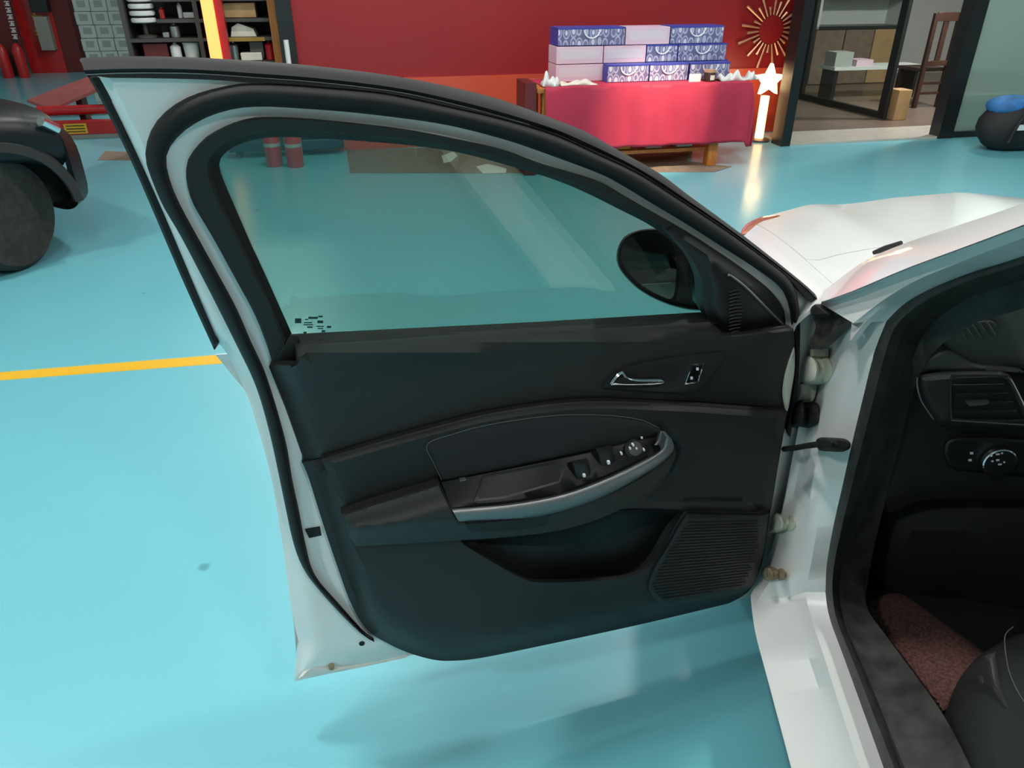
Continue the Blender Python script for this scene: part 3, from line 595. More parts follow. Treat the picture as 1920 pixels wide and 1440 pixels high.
panel('headlight', [sm([(1388, 441), (1399, 421), (1424, 408), (1450, 403), (1476, 401), (1466, 414), (1440, 427), (1412, 438)], 5, True)], lambda x, y, d: .012 * rnd(d, 8), 'headlight', car_e, surf=hz_, back=np.array([0, 0, -.03]), step=8, rings=(3, 6), bstep=6)
# windscreen, roof, rear body: what keeps the cabin dark
A0 = side(1600, 520, .03); A1 = side(2250, 255, .03)
def carc(p): q = np.asarray(p) - CO; return np.array([np.dot(q, CF), np.dot(q, CR), p[2]])
a0, a1 = carc(A0), carc(A1)
wid = 1.70
wsL = [[car(a0[0] + (a1[0] - a0[0]) * t + bow * (1 - .5 * t), a0[1] + .02 + (a1[1] - a0[1]) * t + u * (wid - 2 * (a0[1] + .02 + (a1[1] - a0[1]) * t)), a0[2] + (a1[2] - a0[2]) * t) for u in np.linspace(0, 1, 20) for bow in [.12 * sin(pi * u)]] for t in (0, .25, .5, .75, 1)]
loft('windscreen', wsL, 'clear_glass', car_e, 20, np.array([0, 0, .004]))
rl = []
for f in (a1[0] + .02, a1[0] - .1, -1.0, -1.7, -2.1, -2.35):
    zc = {0: 1.40}.get(f, None); zt = a1[2] + .02 if f > a1[0] else (a1[2] + .06 if f > -1.5 else (a1[2] if f > -2 else (1.25 if f > -2.2 else 1.0)))
    rl.append([car(f + .06 * sin(pi * u), a1[1] + u * (wid - 2 * a1[1]), zt + .05 * sin(pi * u)) for u in np.linspace(0, 1, 24)])
loft('roof', rl, 'paint', car_e, 24, np.array([0, 0, -.02]))
# far A pillar, rear side panels, tail
def quadp(name, pts, th, m): return prism(name, pts, th, m, car_e)
fw = wid
quadp('windscreen_pillar', [car(a0[0], fw - a0[1], a0[2] - .04), car(a0[0] - .06, fw - a0[1], a0[2] - .06), car(a1[0] - .06, fw - a1[1], a1[2] - .02), car(a1[0], fw - a1[1], a1[2] + .02)], CR * -.05, 'paint')
for s_, r0, in ((1, .0), (-1, wid)):
    k_ = CR * s_
    fr0 = -.62 if s_ == 1 else .47
    quadp('body_side', [car(fr0, r0, .25), car(fr0, r0, 1.0), car(-2.3, r0 + s_ * .05, 1.02), car(-2.3, r0 + s_ * .05, .3)], k_ * .05, 'paint')
    for f0, f1 in (((-.62, -.78), (-1.5, -1.62), (-2.2, -2.3))):
        pass
    b1 = r0 + s_ * a1[1]
    quadp('centre_pillar', [car(-.62, r0, .98), car(-.78, r0, .98), car(-.80, b1, a1[2] + .04), car(-.68, b1, a1[2] + .04)], k_ * .06, 'plastic')
    quadp('rear_pillar', [car(-1.75, r0 + s_ * .03, 1.0), car(-2.3, r0 + s_ * .05, 1.0), car(-2.05, b1, a1[2] - .02), car(-1.75, b1, a1[2] + .04)], k_ * .05, 'paint')
    quadp('side_glass', [car(-.78, r0 + s_ * .02, .98), car(-1.75, r0 + s_ * .04, 1.0), car(-1.75, b1, a1[2] + .02), car(-.80, b1, a1[2] + .02)], k_ * .004, 'tint_glass')
quadp('side_glass', [car(.42, wid - .02, .98), car(-.62, wid - .02, .98), car(-.68, wid - a1[1], a1[2] + .02), car(a1[0], wid - a1[1], a1[2]), ], CR * -.004, 'tint_glass')
quadp('tailgate', [car(-2.35, .08, .3), car(-2.35, wid - .08, .3), car(-2.35, wid - .2, 1.02), car(-2.35, .2, 1.02)], CF * .05, 'paint')
box('underbody', car(-2.3, .12, .18), CF * 3.6, CR * (wid - .24), (0, 0, .03), 'recess', car_e)
def wheel(name, c, ax, r, w_, parent, mt='tyre', rim='steel'):
    ax = np.asarray(ax, float) / np.linalg.norm(ax); h = w_ / 2
    lathe(name, c, [(r * .62, -h * .9), (r * .9, -h), (r * .985, -h * .75), (r, -h * .4), (r, h * .4), (r * .985, h * .75), (r * .9, h), (r * .62, h * .9)], mt, parent, 40, ax)
    lathe('wheel_rim', c, [(r * .2, -h * .55), (r * .62, -h * .86), (r * .64, 0), (r * .62, h * .86), (r * .2, h * .55)], rim, parent, 30, ax)
for f in (.94, -1.72):
    for r in (.12, wid - .12): wheel('wheel', car(f, r, .31), CR, .31, .2, car_e)
# hinges, check strap, boot, drip bits in the gap
def blob(name, pts, v, h_, r_, m, back=.03, surf=side, parent=car_e): return panel(name, [sm(pts, 4, True)], lambda x, y, d: v - h_ * rnd(d, r_), m, parent, surf=surf, back=CR * back, step=8, rings=(2, 5), bstep=6)
blob('door_hinge', [(1500, 678), (1512, 667), (1526, 668), (1535, 684), (1534, 706), (1525, 718), (1508, 720), (1497, 706)], .055, .02, 10, 'hinge')
blob('door_hinge', [(1448, 970), (1458, 962), (1468, 972), (1470, 985), (1462, 996), (1446, 1000), (1440, 996)], .055, .02, 8, 'hinge')
blob('hinge_pin', [(1519, 655), (1526, 655), (1526, 668), (1518, 668)], .05, .008, 4, 'hinge')
blob('hinge_pin', [(1494, 722), (1505, 720), (1500, 748), (1490, 750)], .05, .008, 4, 'hinge')
blob('wiring_boot', [(1482, 765), (1500, 752), (1510, 762), (1506, 795), (1480, 800)], .06, .03, 10, 'rubber')
tube('check_strap', [side(1470, 842, .02), side(1490, 840, .025), side(1512, 836, .03), side(1534, 833, .035)], .006, 'rubber', car_e)
blob('check_strap_bracket', [(1530, 826), (1540, 820), (1556, 822), (1564, 830), (1562, 840), (1548, 846), (1534, 842)], .055, .025, 7, 'rubber')
blob('lower_stop', [(1428, 1070), (1440, 1062), (1450, 1072), (1448, 1084), (1434, 1088)], .04, .02, 6, 'rust')
# dark cowl opening above the hinge
blob('cowl_gap', [(1524, 590), (1540, 566), (1580, 562), (1598, 575), (1595, 596), (1570, 615), (1545, 640), (1522, 655), (1518, 645), (1530, 612)], .03, .0, 4, 'grease', .02)
blob('cowl_gap_plug', [(1519, 580), (1530, 570), (1542, 576), (1556, 590), (1540, 594), (1524, 593)], .01, .012, 5, 'rubber', .02)
strip('post_ridge', np.array([(1598, 590), (1628, 572), (1650, 568)], float), np.array([(1594, 640), (1620, 606), (1655, 574)], float), .028, .03, .006, 'paint', car_e, surf=side, n=16, back=CR * .01)
tube('wiper_arm', [side(1638, 474, .10), side(1660, 466, .11), side(1690, 455, .12)], [.004, .006, .004], 'plastic', car_e)

# ---- cabin
mat('dash_side', (.03, .03, .031), .5, bump=.2, bscale=700)
DC = .40                                                     # dash face, ahead of the sill point
def dsh(x, y, v=0.0): return fwd(x, y, DC - v)
# end cap of the dash and upper dash
def dpan(name, out, v, h_, r_, m, back=.02, step=16, rings=(3, 8), closed=True): return panel(name, [out], lambda x, y, d: v + h_ * rnd(d, r_), m, dash, surf=dsh, back=CF * back, step=step, rings=rings, bstep=10)
dash = panel('dashboard', [cat(sm([(1690, 640), (1730, 606), (1800, 575), (1920, 540), (2100, 500)]), [(2300, 480), (2300, 900)], sm([(2100, 930), (1920, 935), (1800, 935), (1720, 940), (1660, 960), (1640, 900), (1660, 800), (1675, 700)]))], lambda x, y, d: -.03 + .03 * sst(d, 20), 'plastic_soft', car_e, surf=dsh, back=CF * .02, step=26, rings=(6, 14))
dpan('dash_end_panel', cat(sm([(1758, 592), (1840, 566), (1920, 542), (2050, 510)]), [(2050, 690)], sm([(1920, 690), (1870, 690), (1800, 686), (1775, 660), (1760, 620)])), .0, .016, 14, 'dash_grey', .03)
dpan('defrost_vent_rim', sm([(1787, 618), (1800, 608), (1850, 600), (1868, 606), (1870, 630), (1850, 642), (1805, 648), (1790, 640)], 5, True), .016, .006, 5, 'dash_grey')
dpan('defrost_vent', sm([(1794, 618), (1806, 612), (1846, 605), (1862, 610), (1864, 626), (1848, 636), (1808, 642), (1796, 636)], 5, True), .0215, .0, 3, 'recess', .01)
for i in range(5):
    x = 1800 + i * 13.5; tube('vent_slat', [dsh(x - 3, 614 - i * 2.2, .0235), dsh(x + 13, 637 - i * 2.2, .0235)], .0018, 'dash_grey', dash, 6)
dpan('dash_shoulder', cat(sm([(1722, 702), (1745, 668), (1780, 655), (1830, 680), (1900, 688), (1925, 700)]), sm([(1900, 700), (1760, 696), (1724, 704)])), .01, .02, 10, 'dash_grey')
dpan('air_vent_surround', sm([(1719, 706), (1760, 694), (1850, 692), (1893, 702), (1935, 790), (1930, 802), (1780, 798), (1756, 790), (1728, 750)], 5, True), .01, .04, 22, 'dash_side', .03, 14, (4, 10, 18))
dpan('air_vent_mouth', [(1786, 706), (1880, 704), (1893, 712), (1925, 782), (1918, 787), (1790, 786), (1784, 778)], .046, .006, 6, 'recess', .01)
tube('air_vent_rim', [dsh(x, y, .055) for x, y in sm([(1784, 710), (1800, 704), (1880, 704), (1894, 712), (1926, 780), (1918, 789), (1795, 786), (1784, 776)], 6, True)], .0022, 'plastic', dash, 6)
tube('air_vent_trim', [dsh(x, y, .056) for x, y in sm([(1888, 706), (1896, 714), (1912, 745), (1926, 776)])], .0022, 'chrome', dash, 6)
tube('air_vent_trim', [dsh(x, y, .052) for x, y in sm([(1720, 708), (1720, 725), (1728, 752), (1750, 786)])], .0014, 'silver', dash, 6)
tube('air_vent_trim', [dsh(x, y, .056) for x, y in ((1784, 788), (1850, 792), (1924, 797))], .0018, 'silver', dash, 6)
for i in range(4):
    y = 722 + i * 16.5; e_ = 1884 + i * 8
    prism('vent_slat', [dsh(1787, y, .056), dsh(e_, y - 1, .056), dsh(e_, y + 5, .05), dsh(1787, y + 5, .05)], CF * .004, 'dash_side', dash)
prism('vent_slider', [dsh(1812, 756, .062), dsh(1856, 754, .062), dsh(1850, 759, .062), dsh(1818, 762, .062)], CF * .01, 'silver', dash)
dpan('switch_bank', cat(sm([(1770, 830), (1800, 818), (1920, 822), (2050, 830)]), [(2050, 895)], sm([(1920, 895), (1820, 885), (1782, 878), (1768, 850)])), .0, .014, 8, 'plastic_fine')
kc = dsh(1869, 861, .014)
lathe('headlight_switch', kc, [(.030, 0), (.030, .012), (.0285, .016), (.020, .018), (.0, .018)], 'plastic_fine', dash, 32, axis=-CF)
lathe('headlight_switch_ring', kc - CF * .004, [(.0315, 0), (.0315, .009), (.0295, .011), (.0295, 0)], 'chrome', dash, 32, axis=-CF)
for dx, dy, w2 in ((-10, -6, 4), (2, -9, 7), (10, -11, 4), (-8, 4, 4), (2, 2, 6), (6, 10, 7), (14, 6, 3)):
    x, y = 1869 + dx, 861 + dy; prism('switch_glyph', [dsh(x - w2 / 2, y - 1.2, .0335), dsh(x + w2 / 2, y - 1.6, .0335), dsh(x + w2 / 2, y + 1.2, .0335), dsh(x - w2 / 2, y + 1.6, .0335)], CF * .001, 'glyph', dash)
for x, y in ((1822, 850), (1819, 863)): prism('switch_glyph', [dsh(x - 3, y - 2, .0148), dsh(x + 3, y - 2, .0148), dsh(x + 3, y + 2, .0148), dsh(x - 3, y + 2, .0148)], CF * .001, 'glyph', dash)
# steering column and wheel rim lie outside the view; knee panel, footwell
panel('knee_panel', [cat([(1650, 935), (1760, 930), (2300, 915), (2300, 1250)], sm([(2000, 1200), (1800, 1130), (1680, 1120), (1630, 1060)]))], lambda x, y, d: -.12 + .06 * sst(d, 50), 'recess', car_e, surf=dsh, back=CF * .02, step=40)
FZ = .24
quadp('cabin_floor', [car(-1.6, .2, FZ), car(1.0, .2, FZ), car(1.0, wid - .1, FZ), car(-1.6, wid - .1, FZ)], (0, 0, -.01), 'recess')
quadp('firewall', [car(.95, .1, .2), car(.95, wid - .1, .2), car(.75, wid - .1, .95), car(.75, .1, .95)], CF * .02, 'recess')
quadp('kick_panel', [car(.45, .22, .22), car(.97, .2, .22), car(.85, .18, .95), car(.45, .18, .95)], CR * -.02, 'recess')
# seat: cushion with side bolster and seam
def zs(z): return lambda x, y, v=0.0: Zp(x, y, z + v)
sb = cat(sm([(1768, 1395), (1772, 1345), (1795, 1280), (1830, 1235), (1880, 1200), (1930, 1180), (2050, 1160)]), [(2400, 1150), (2500, 1700), (1900, 1800)], sm([(1830, 1700), (1790, 1500)]))
seat = panel('driver_seat', [sb], lambda x, y, d: -.10 + .20 * rnd(d, 110), 'seat_cloth', car_e, surf=zs(.36), back=np.array([0, 0, -.09]), step=24, rings=(4, 10, 18, 34, 60, 90))
tag(seat, 'black cloth driver seat cushion with grey side bolster')
panel('bolster_panel', [cat(sm([(1846, 1230), (1858, 1290), (1890, 1350), (1930, 1420), (1975, 1520)]), sm([(1990, 1480), (1940, 1400), (1905, 1345), (1880, 1290), (1868, 1222)]))], lambda x, y, d: .075 + .03 * rnd(d, 12), 'seat_side', seat, surf=zs(.36), back=np.array([0, 0, -.05]), step=14, rings=(4, 9))
tube('seat_seam', [Zp(x, y, .482) for x, y in sm([(1900, 1175), (1884, 1195), (1890, 1250), (1905, 1290), (1930, 1330), (1975, 1400)])], .0009, 'stitch', seat, 5)
box('seat_back', car(-.75, .35, .42), CF * .16, CR * .5, np.array([0, 0, .62]) - CF * .15, 'seat_cloth', seat, .04)
# coiled-loop floor mat
mt = panel('floor_mat', [cat(sm([(1618, 1145), (1632, 1125), (1680, 1112), (1702, 1120), (1800, 1190), (1860, 1232)]), [(1900, 1300), (1765, 1336)], sm([(1765, 1334), (1720, 1270), (1663, 1195)]))], lambda x, y, d: .0 + .012 * rnd(d, 6), 'carpet_mat', None, surf=zs(FZ + .002), back=np.array([0, 0, -.002]), step=8, rings=(3,))
tag(mt, 'brown coiled loop mat on the driver footwell floor', 'floor mat')

# ================================================================== display table along the red wall
BT = wl(Zp(1338, 312))[1]                                   # table front, out from the wall
def wa(x, y, b): return wl(wall(x, y, b))
ta0 = wa(1008, 170, BT)[0]; ta1 = wa(1428, 150, BT)[0] - .12; zt = wa(1200, 160, BT)[2]; BK = .06
tb = thing('wooden_table', ww((ta0 + ta1) / 2, (BT + BK) / 2, 0), 'orange wooden table with square legs under the red cloth', 'table')
wbox('table_top', ta0, ta1, BK, BT, zt - .04, zt, 'orange_wood', tb, .004)
for aa in (ta0 + .05, ta1 - .30):
    for bb in (BK + .05, BT - .10): wbox('leg', aa, aa + .09, bb, bb + .09, .0045, zt - .04, 'orange_wood', tb, .004)
wbox('under_shelf', ta0 + .05, ta1 - .22, BK + .08, BT - .08, .13, .16, 'orange_wood', tb)
# cloth: folds down over the front and the right end
ex_r, ex_f = .16, zt - .20
V = []; Fc = []; NA, NB = 70, 44; L_ = ta1 - ta0 - .06
for i in range(NA):
    for j in range(NB):
        p = -.0 + (L_ + ex_r + .28) * i / (NA - 1); qv = (BT - BK - .1 + ex_f) * j / (NB - 1)
        a = ta0 + .06 + min(p, L_ + .02); b = BK + .1 + min(qv, BT - BK - .1 + .012); z = zt + .003
        ea = max(0, p - L_ - .02); eb = max(0, qv - (BT - BK - .1) - .012)
        dr_ = max(ea, eb)
        if ea: a += .02 + .10 * (1 - math.exp(-ea * 3)) + .02 * sin(b * 16)
        if eb: b += .025 * (1 - math.exp(-eb * 8)) + .014 * sin(p * 13 + 1.3) * min(1, eb * 3) + .008 * sin(p * 31) * min(1, eb * 3)
        z -= dr_ * (1.0 if not (ea and eb) else 1.08)
        V.append(ww(a, b, max(z, .02)))
for i in range(NA - 1):
    for j in range(NB - 1): Fc.append((i * NB + j, i * NB + j + 1, (i + 1) * NB + j + 1, (i + 1) * NB + j))
cl = mesh('table_cloth', V, Fc, 'red_cloth', None, 60); m_ = cl.modifiers.new('solid', 'SOLIDIFY'); m_.thickness = .003; m_.offset = 1
tag(cl, 'crimson cloth draped over the table by the red wall', 'tablecloth')
# gift cartons in three layers
hh = wa(1100, 52, .35)[2] - zt; hh = hh / 3.0
def carton(x0, x1, lay, bf, kind, label, dep=.26):
    yy = 150 - lay * 33; a0 = wa(x0, yy - 15, bf)[0]; a1 = wa(x1, yy - 15, bf)[0]; z0 = zt + .008 + lay * hh; z1 = z0 + hh - .002
    t = thing('gift_carton', ww((a0 + a1) / 2, bf - dep / 2, z0), label, 'box', 'gift cartons on the red table')
    if kind == 'blue':
        wbox('carton_body', a0 + .002, a1 - .002, bf - dep, bf - .003, z0, z1 - .012, 'blue_card', t)
        wbox('printed_front', a0 + .004, a1 - .004, bf - .003, bf, z0 + .004, z1 - .014, 'blue_print', t)
        wbox('carton_lid', a0, a1, bf - dep, bf + .001, z1 - .012, z1, 'blue_card', t)
        am = (a0 + a1) / 2; rad = min(.07, (a1 - a0) * .22); tube('carton_handle', [ww(am + rad * cos(u), bf + .004, z1 - .02 - rad * .9 * sin(u)) for u in np.linspace(0, pi, 12)], .006, 'glyph', t, 6)
    else:
        wbox('carton_body', a0 + .002, a1 - .002, bf - dep, bf, z0, z1 - .004, 'pink_card', t, .003)
        wbox('carton_label', a0 + .03, a1 - .03, bf, bf + .001, z0 + hh * .25, z1 - hh * .2, 'pink_label', t)
carton(1042, 1131, 0, .42, 'pink', 'pale pink carton at the bottom of the stack beside the white towel')
carton(1132, 1211, 0, .42, 'pink', 'pale pink carton standing behind the low blue printed cartons')
carton(1212, 1290, 0, .42, 'blue', 'blue printed carton hidden behind the front row on the table', .24)
carton(1290, 1362, 0, .36, 'blue', 'blue printed carton behind the small tin at the lantern end', .2)
carton(1043, 1131, 1, .42, 'pink', 'pale pink carton in the middle layer at the stack end')
carton(1132, 1211, 1, .42, 'pink', 'pale pink carton in the middle layer beside a blue printed one')
carton(1212, 1270, 1, .42, 'blue', 'narrow blue printed carton in the middle layer beside pink')
carton(1271, 1361, 1, .42, 'blue', 'wide blue printed carton at the end of the middle layer')
carton(1046, 1172, 2, .42, 'blue', 'long blue printed carton on top of the pink cartons')
carton(1173, 1256, 2, .42, 'pink', 'pale pink carton in the top layer between two blue ones')
carton(1257, 1356, 2, .42, 'blue', 'blue printed carton on top, nearest the gold sunburst')
carton(1139, 1217, 0, .55, 'blue', 'blue printed carton in the front row before a pink carton', .12)
carton(1218, 1290, 0, .55, 'blue', 'blue printed carton in the middle of the front row', .12)
carton(1293, 1368, 0, .55, 'blue', 'blue printed carton in the front row behind the tin', .12)
def lump(name, x0, x1, y0, y1, b, m, label, cat_, seed=0, dep=.10):
    a0 = wa(x0, y1, b)[0]; a1 = wa(x1, y1, b)[0]; zz = zt + .006; h_ = max(.03, wa(x0, y0, b)[2] - wa(x0, y1, b)[2]); V = []; Fc = []; n1, n2 = 22, 12; r_ = np.random.default_rng(seed)
    ph = r_.uniform(0, 6, 6)
    for i in range(n1):
        for j in range(n2):
            u, v = i / (n1 - 1), j / (n2 - 1); w_ = (1 - (2 * v - 1) ** 2) ** .5 * (sin(pi * min(max(u, .001), .999))) ** .4
            V.append(ww(a0 + (a1 - a0) * u, b + (v - .5) * dep * (1 + .3 * sin(7 * u + ph[0])), zz + h_ * w_ * (.55 + .25 * sin(9 * u + ph[1]) + .2 * sin(17 * u + 5 * v + ph[2]))))
    for i in range(n1 - 1):
        for j in range(n2 - 1): Fc.append((i * n2 + j, i * n2 + j + 1, (i + 1) * n2 + j + 1, (i + 1) * n2 + j))
    o = mesh(name, V, Fc, m, None, 80); s_ = o.modifiers.new('solid', 'SOLIDIFY'); s_.thickness = .006; s_.offset = 1
    return tag(o, label, cat_)
lump('towel', 1016, 1046, 126, 158, BT - .08, 'white_plastic', 'crumpled white towel at the bare end of the table', 'towel', 1)
lump('towel', 1048, 1116, 146, 158, BT - .10, 'cream', 'flat white towel lying before the pink cartons', 'towel', 2)
lump('paper_bag', 1347, 1392, 126, 148, BT - .09, 'white_plastic', 'white bag slumped at the lit end of the table', 'bag', 3, .10)
lump('paper_sheet', 1393, 1420, 128, 148, BT - .14, 'white_plastic', 'loose white sheet hanging near the star lantern', 'paper', 4)
tn = ww(*[wa(1330, 150, BT - .08)[0], BT - .08, zt + .005])
t = thing('tea_tin', tn, 'small dark tin with a bright lid before the cartons', 'tin')
lathe('tin_body', tn, [(.05, 0), (.052, .01), (.052, .07), (.05, .075)], 'dark_wood', t, 20); lathe('tin_lid', tn + [0, 0, .0755], [(.053, 0), (.053, .015), (.04, .022), (.0, .022)], 'gold', t, 20)
wbox('tin_label', wl(tn)[0] - .02, wl(tn)[0] + .02, wl(tn)[1] + .0535, wl(tn)[1] + .0545, zt + .02, zt + .06, 'cream', t)
o = wbox('paper_card', wa(1292, 148, BT - .07)[0], wa(1314, 148, BT - .07)[0], BT - .074, BT - .07, zt + .005, zt + .07, 'white_plastic'); tag(o, 'small white card propped on the table before the blue carton', 'card')
o = wbox('side_stand', ta0 - .10, ta0 - .005, BT - .35, BT - .02, .0045, zt + .04, 'lift_dark'); tag(o, 'dark red stand at the bare end of the table', 'stand')
for k, (aa, cc) in enumerate(((.25, 'cream'), (.5, 'red_cloth'), (.75, 'yellow'), (1.05, 'cream'), (1.35, 'white_plastic'))):
    o = wbox('parcel', ta0 + aa, ta0 + aa + .16, BT - .34, BT - .12, .161, .225, cc, None, .01); tag(o, ['cream', 'crimson', 'yellow', 'second cream', 'white'][k] + ' parcel lying on the shelf under the table', 'parcel', 'parcels under the table')
# star lantern
st = wall(1440, 150, -.3); sa = wl(st)[0]; zs_ = wl(st)[2]
lan = thing('star_lantern', ww(sa, -.3, 0), 'glowing star lantern on a lit post beside the table', 'lantern')
P_ = [ww(sa + (.16 if k % 2 == 0 else .075) * sin(2 * pi * k / 10), -.3, zs_ + (.16 if k % 2 == 0 else .075) * cos(2 * pi * k / 10)) for k in range(10)]
prism('star_shade', P_, WN * .06, 'lamp_star', lan)
tube('lit_post', [ww(sa - .02, -.27, .03), ww(sa - .02, -.27, zs_ - .15)], .045, 'lamp_post', lan, 12)
lathe('lantern_base', ww(sa - .02, -.27, 0), [(.11, 0), (.11, .02), (.05, .03)], 'bronze', lan)
# gold sunburst
sc_ = wall(1446, 56, WB + .03); sba = wl(sc_)[0]; sbz = wl(sc_)[2]
sb_ = thing('sunburst_ornament', sc_, 'gold sunburst ornament of thin rods on the red wall', 'ornament')
lathe('hub_ring', sc_, [(.10, -.012), (.135, -.01), (.135, .008), (.10, .01)], 'red_wall', sb_, 28, WN)
for k in range(26):
    an = 2 * pi * k / 26 + .1; r0, r1 = .14, (.34, .27, .38, .22)[k % 4]
    if cos(an) > 0: r1 = min(r1, max(.16, (AE - .03 - sba) / max(cos(an), .05)))
    tube('ray', [sc_ + (WE * cos(an) + np.array([0, 0, 1]) * sin(an)) * r for r in (r0, (r0 + r1) / 2, r1)], [.008, .010, .015], 'gold', sb_, 6)

# ================================================================== glazed office front on the right
def post(name, x0, x1, y, b0, b1, m, z1=CEIL): a0 = wa(x0, y, 0)[0]; a1 = wa(x1, y, 0)[0]; return slab(name, a0, a1, b0, b1, 0, z1, m)
post('trim_1', 1459, 1476, 272, -.14, .05, 'black_frame'); p3 = wa(1751, 264, 0)[0]; p3b = wa(1777, 263, 0)[0]
slab('trim_2', p3, p3b, -.10, .05, 0, CEIL, 'black_frame')
slab('trim_3', -.02, AR, -.10, .05, 2.6, 2.75, 'black_frame')
slab('wall_office', -.02, AR, -.08, 0, 2.75, CEIL, 'wall_grey')
slab('trim_4', p3b, AR, -.09, .04, .001, .06, 'black_frame')
pane = slab('window_1', p3b, AR, -.02, -.01, .06, 2.6, 'frost_glass')
slab('baseboard_office', p3b + .01, AR, -.06, -.03, .06, .42, 'skirt')
slab('wall_office_back', AE, AR, -5.1, -5.0, 0, CEIL, 'wall_pale')
o = struct(prism('wall_return', [ww(-.02, -.145, 0), ww(AE + .001, WB - .001, 0), ww(AE + .12, WB - .1, 0), ww(.10, -.145, 0)], (0, 0, CEIL), 'black_frame'))
slab('wall_office_side', AE + .001, AE + .1, -5.0, WB - .12, 0, CEIL, 'wall_grey')
slab('ceiling_office', AE + .1, AR, -5.0, -.1, 2.76, 2.8, 'ceiling')
slab('floor_office', AE + .1, AR, -5.0, -.551, .0005, .02, 'tile_brown')
slab('floor_threshold', wa(1474, 272, 0)[0], AR, -.55, .03, .0005, .022, 'tile_beige')
# hinged glass leaf standing ajar inside
g0 = Zp(1502, 184, .03); g1 = Zp(1657, 222, .03); gd = (g1 - g0); gl_ = np.linalg.norm(gd); gd /= gl_; gn = np.array([gd[1], -gd[0], 0])
lf = thing('glass_door', g0, 'dark framed glass door leaf standing ajar in the office front', 'door')
for s0_, w_ in ((0, .06), (gl_ - .07, .11)): box('stile', g0 + gd * s0_, gd * w_, gn * .05, (0, 0, 2.45), 'black_frame', lf)
box('bottom_rail', g0 + gd * .06, gd * (gl_ - .13), gn * .05, (0, 0, .07), 'black_frame', lf); box('top_rail', g0 + gd * .06 + [0, 0, 2.38], gd * (gl_ - .13), gn * .05, (0, 0, .07), 'black_frame', lf)
box('pane', g0 + gd * .06 + gn * .02 + [0, 0, .07], gd * (gl_ - .13), gn * .008, (0, 0, 2.31), 'clear_glass', lf)
# cabinet behind it
c0 = Zp(1512, 160, .02); ca = wl(c0)[0]; cb = wl(c0)[1]
cab = thing('office_cabinet', ww(ca + .7, cb - .25, .02), 'tall pale shelf cabinet with brown lower doors behind the glass leaf', 'cabinet')
wbox('back_board', ca, ca + 1.5, cb - .45, cb - .43, .02, 2.4, 'wall_pale', cab)
for k in range(4):
    wbox('shelf_board', ca, ca + 1.5, cb - .43, cb, .80 + k * .42, .84 + k * .42, 'black_frame', cab)
for aa in (ca, ca + 1.46): wbox('side_board', aa, aa + .04, cb - .43, cb, .80, 2.4, 'wall_pale', cab)
for k in range(3): wbox('lower_door', ca + .01 + k * .5, ca + .49 + k * .5, cb - .43, cb + .01, .03, .79, 'cardboard' if k == 2 else 'brown_mat', cab, .004)
# cardboard box and dark chair
def gbox(name, x0, x1, ybase, ytop, m, label, c, z0=.021, dep=.3, bevel=.004):
    q0_ = Zp(x0, ybase, z0); a0, b0, _ = wl(q0_); a1 = wa(x1, ybase, b0)[0]; z1 = wa(x0, ytop, b0)[2]; o = wbox(name, a0, a1, b0 - dep, b0, z0, max(z1, z0 + .05), m, None, bevel); tag(o, label, c); return o
gbox('cardboard_carton', 1674, 1698, 226, 170, 'cardboard', 'narrow brown cardboard carton beside the glass door leaf', 'carton', .0225, .2)
k0 = Zp(1712, 203, .0205); ka, kb, _ = wl(k0)
ch = thing('dining_chair', ww(ka + .2, kb - .2, .0205), 'tall dark wooden chair with slatted back inside the office', 'chair')
for aa in (0, .34): wbox('back_leg', ka + aa, ka + aa + .05, kb - .05, kb, .0205, 1.12, 'dark_wood', ch, .004); wbox('front_leg', ka + aa, ka + aa + .045, kb - .45, kb - .40, .0205, .45, 'dark_wood', ch, .004)
wbox('seat', ka - .01, ka + .40, kb - .46, kb - .05, .45, .49, 'dark_wood', ch, .006); wbox('top_rail', ka + .05, ka + .34, kb - .045, kb - .01, 1.03, 1.13, 'dark_wood', ch, .004)
wbox('low_rail', ka + .05, ka + .34, kb - .045, kb - .01, .52, .58, 'dark_wood', ch, .004)
for k in range(1): wbox('back_slat', ka + .16, ka + .23, kb - .04, kb - .015, .58, 1.03, 'dark_wood', ch, .003)
for zz in (.18, .3): wbox('stretcher', ka + .05, ka + .34, kb - .04, kb - .015, zz, zz + .03, 'dark_wood', ch)
bh = thing('low_bench', ww(ka - .1, kb - 1.0, .02), 'low white bench with papers behind the dark chair', 'bench')
wbox('bench_top', ka - .7, ka + .7, kb - 1.2, kb - .8, .40, .44, 'wall_pale', bh)
for aa in (-.65, .6): wbox('bench_leg', ka + aa, ka + aa + .05, kb - 1.15, kb - .85, .02, .40, 'black_frame', bh)
o = wbox('paper_stack', ka - .35, ka - .1, kb - 1.1, kb - .85, .441, .52, 'pink_card'); tag(o, 'stack of pinkish papers on the low office bench', 'papers')
o = wbox('storage_bin', ka - .68, ka - .42, kb - 1.1, kb - .85, .441, .62, 'grey_card'); tag(o, 'grey bin on the low office bench', 'bin')
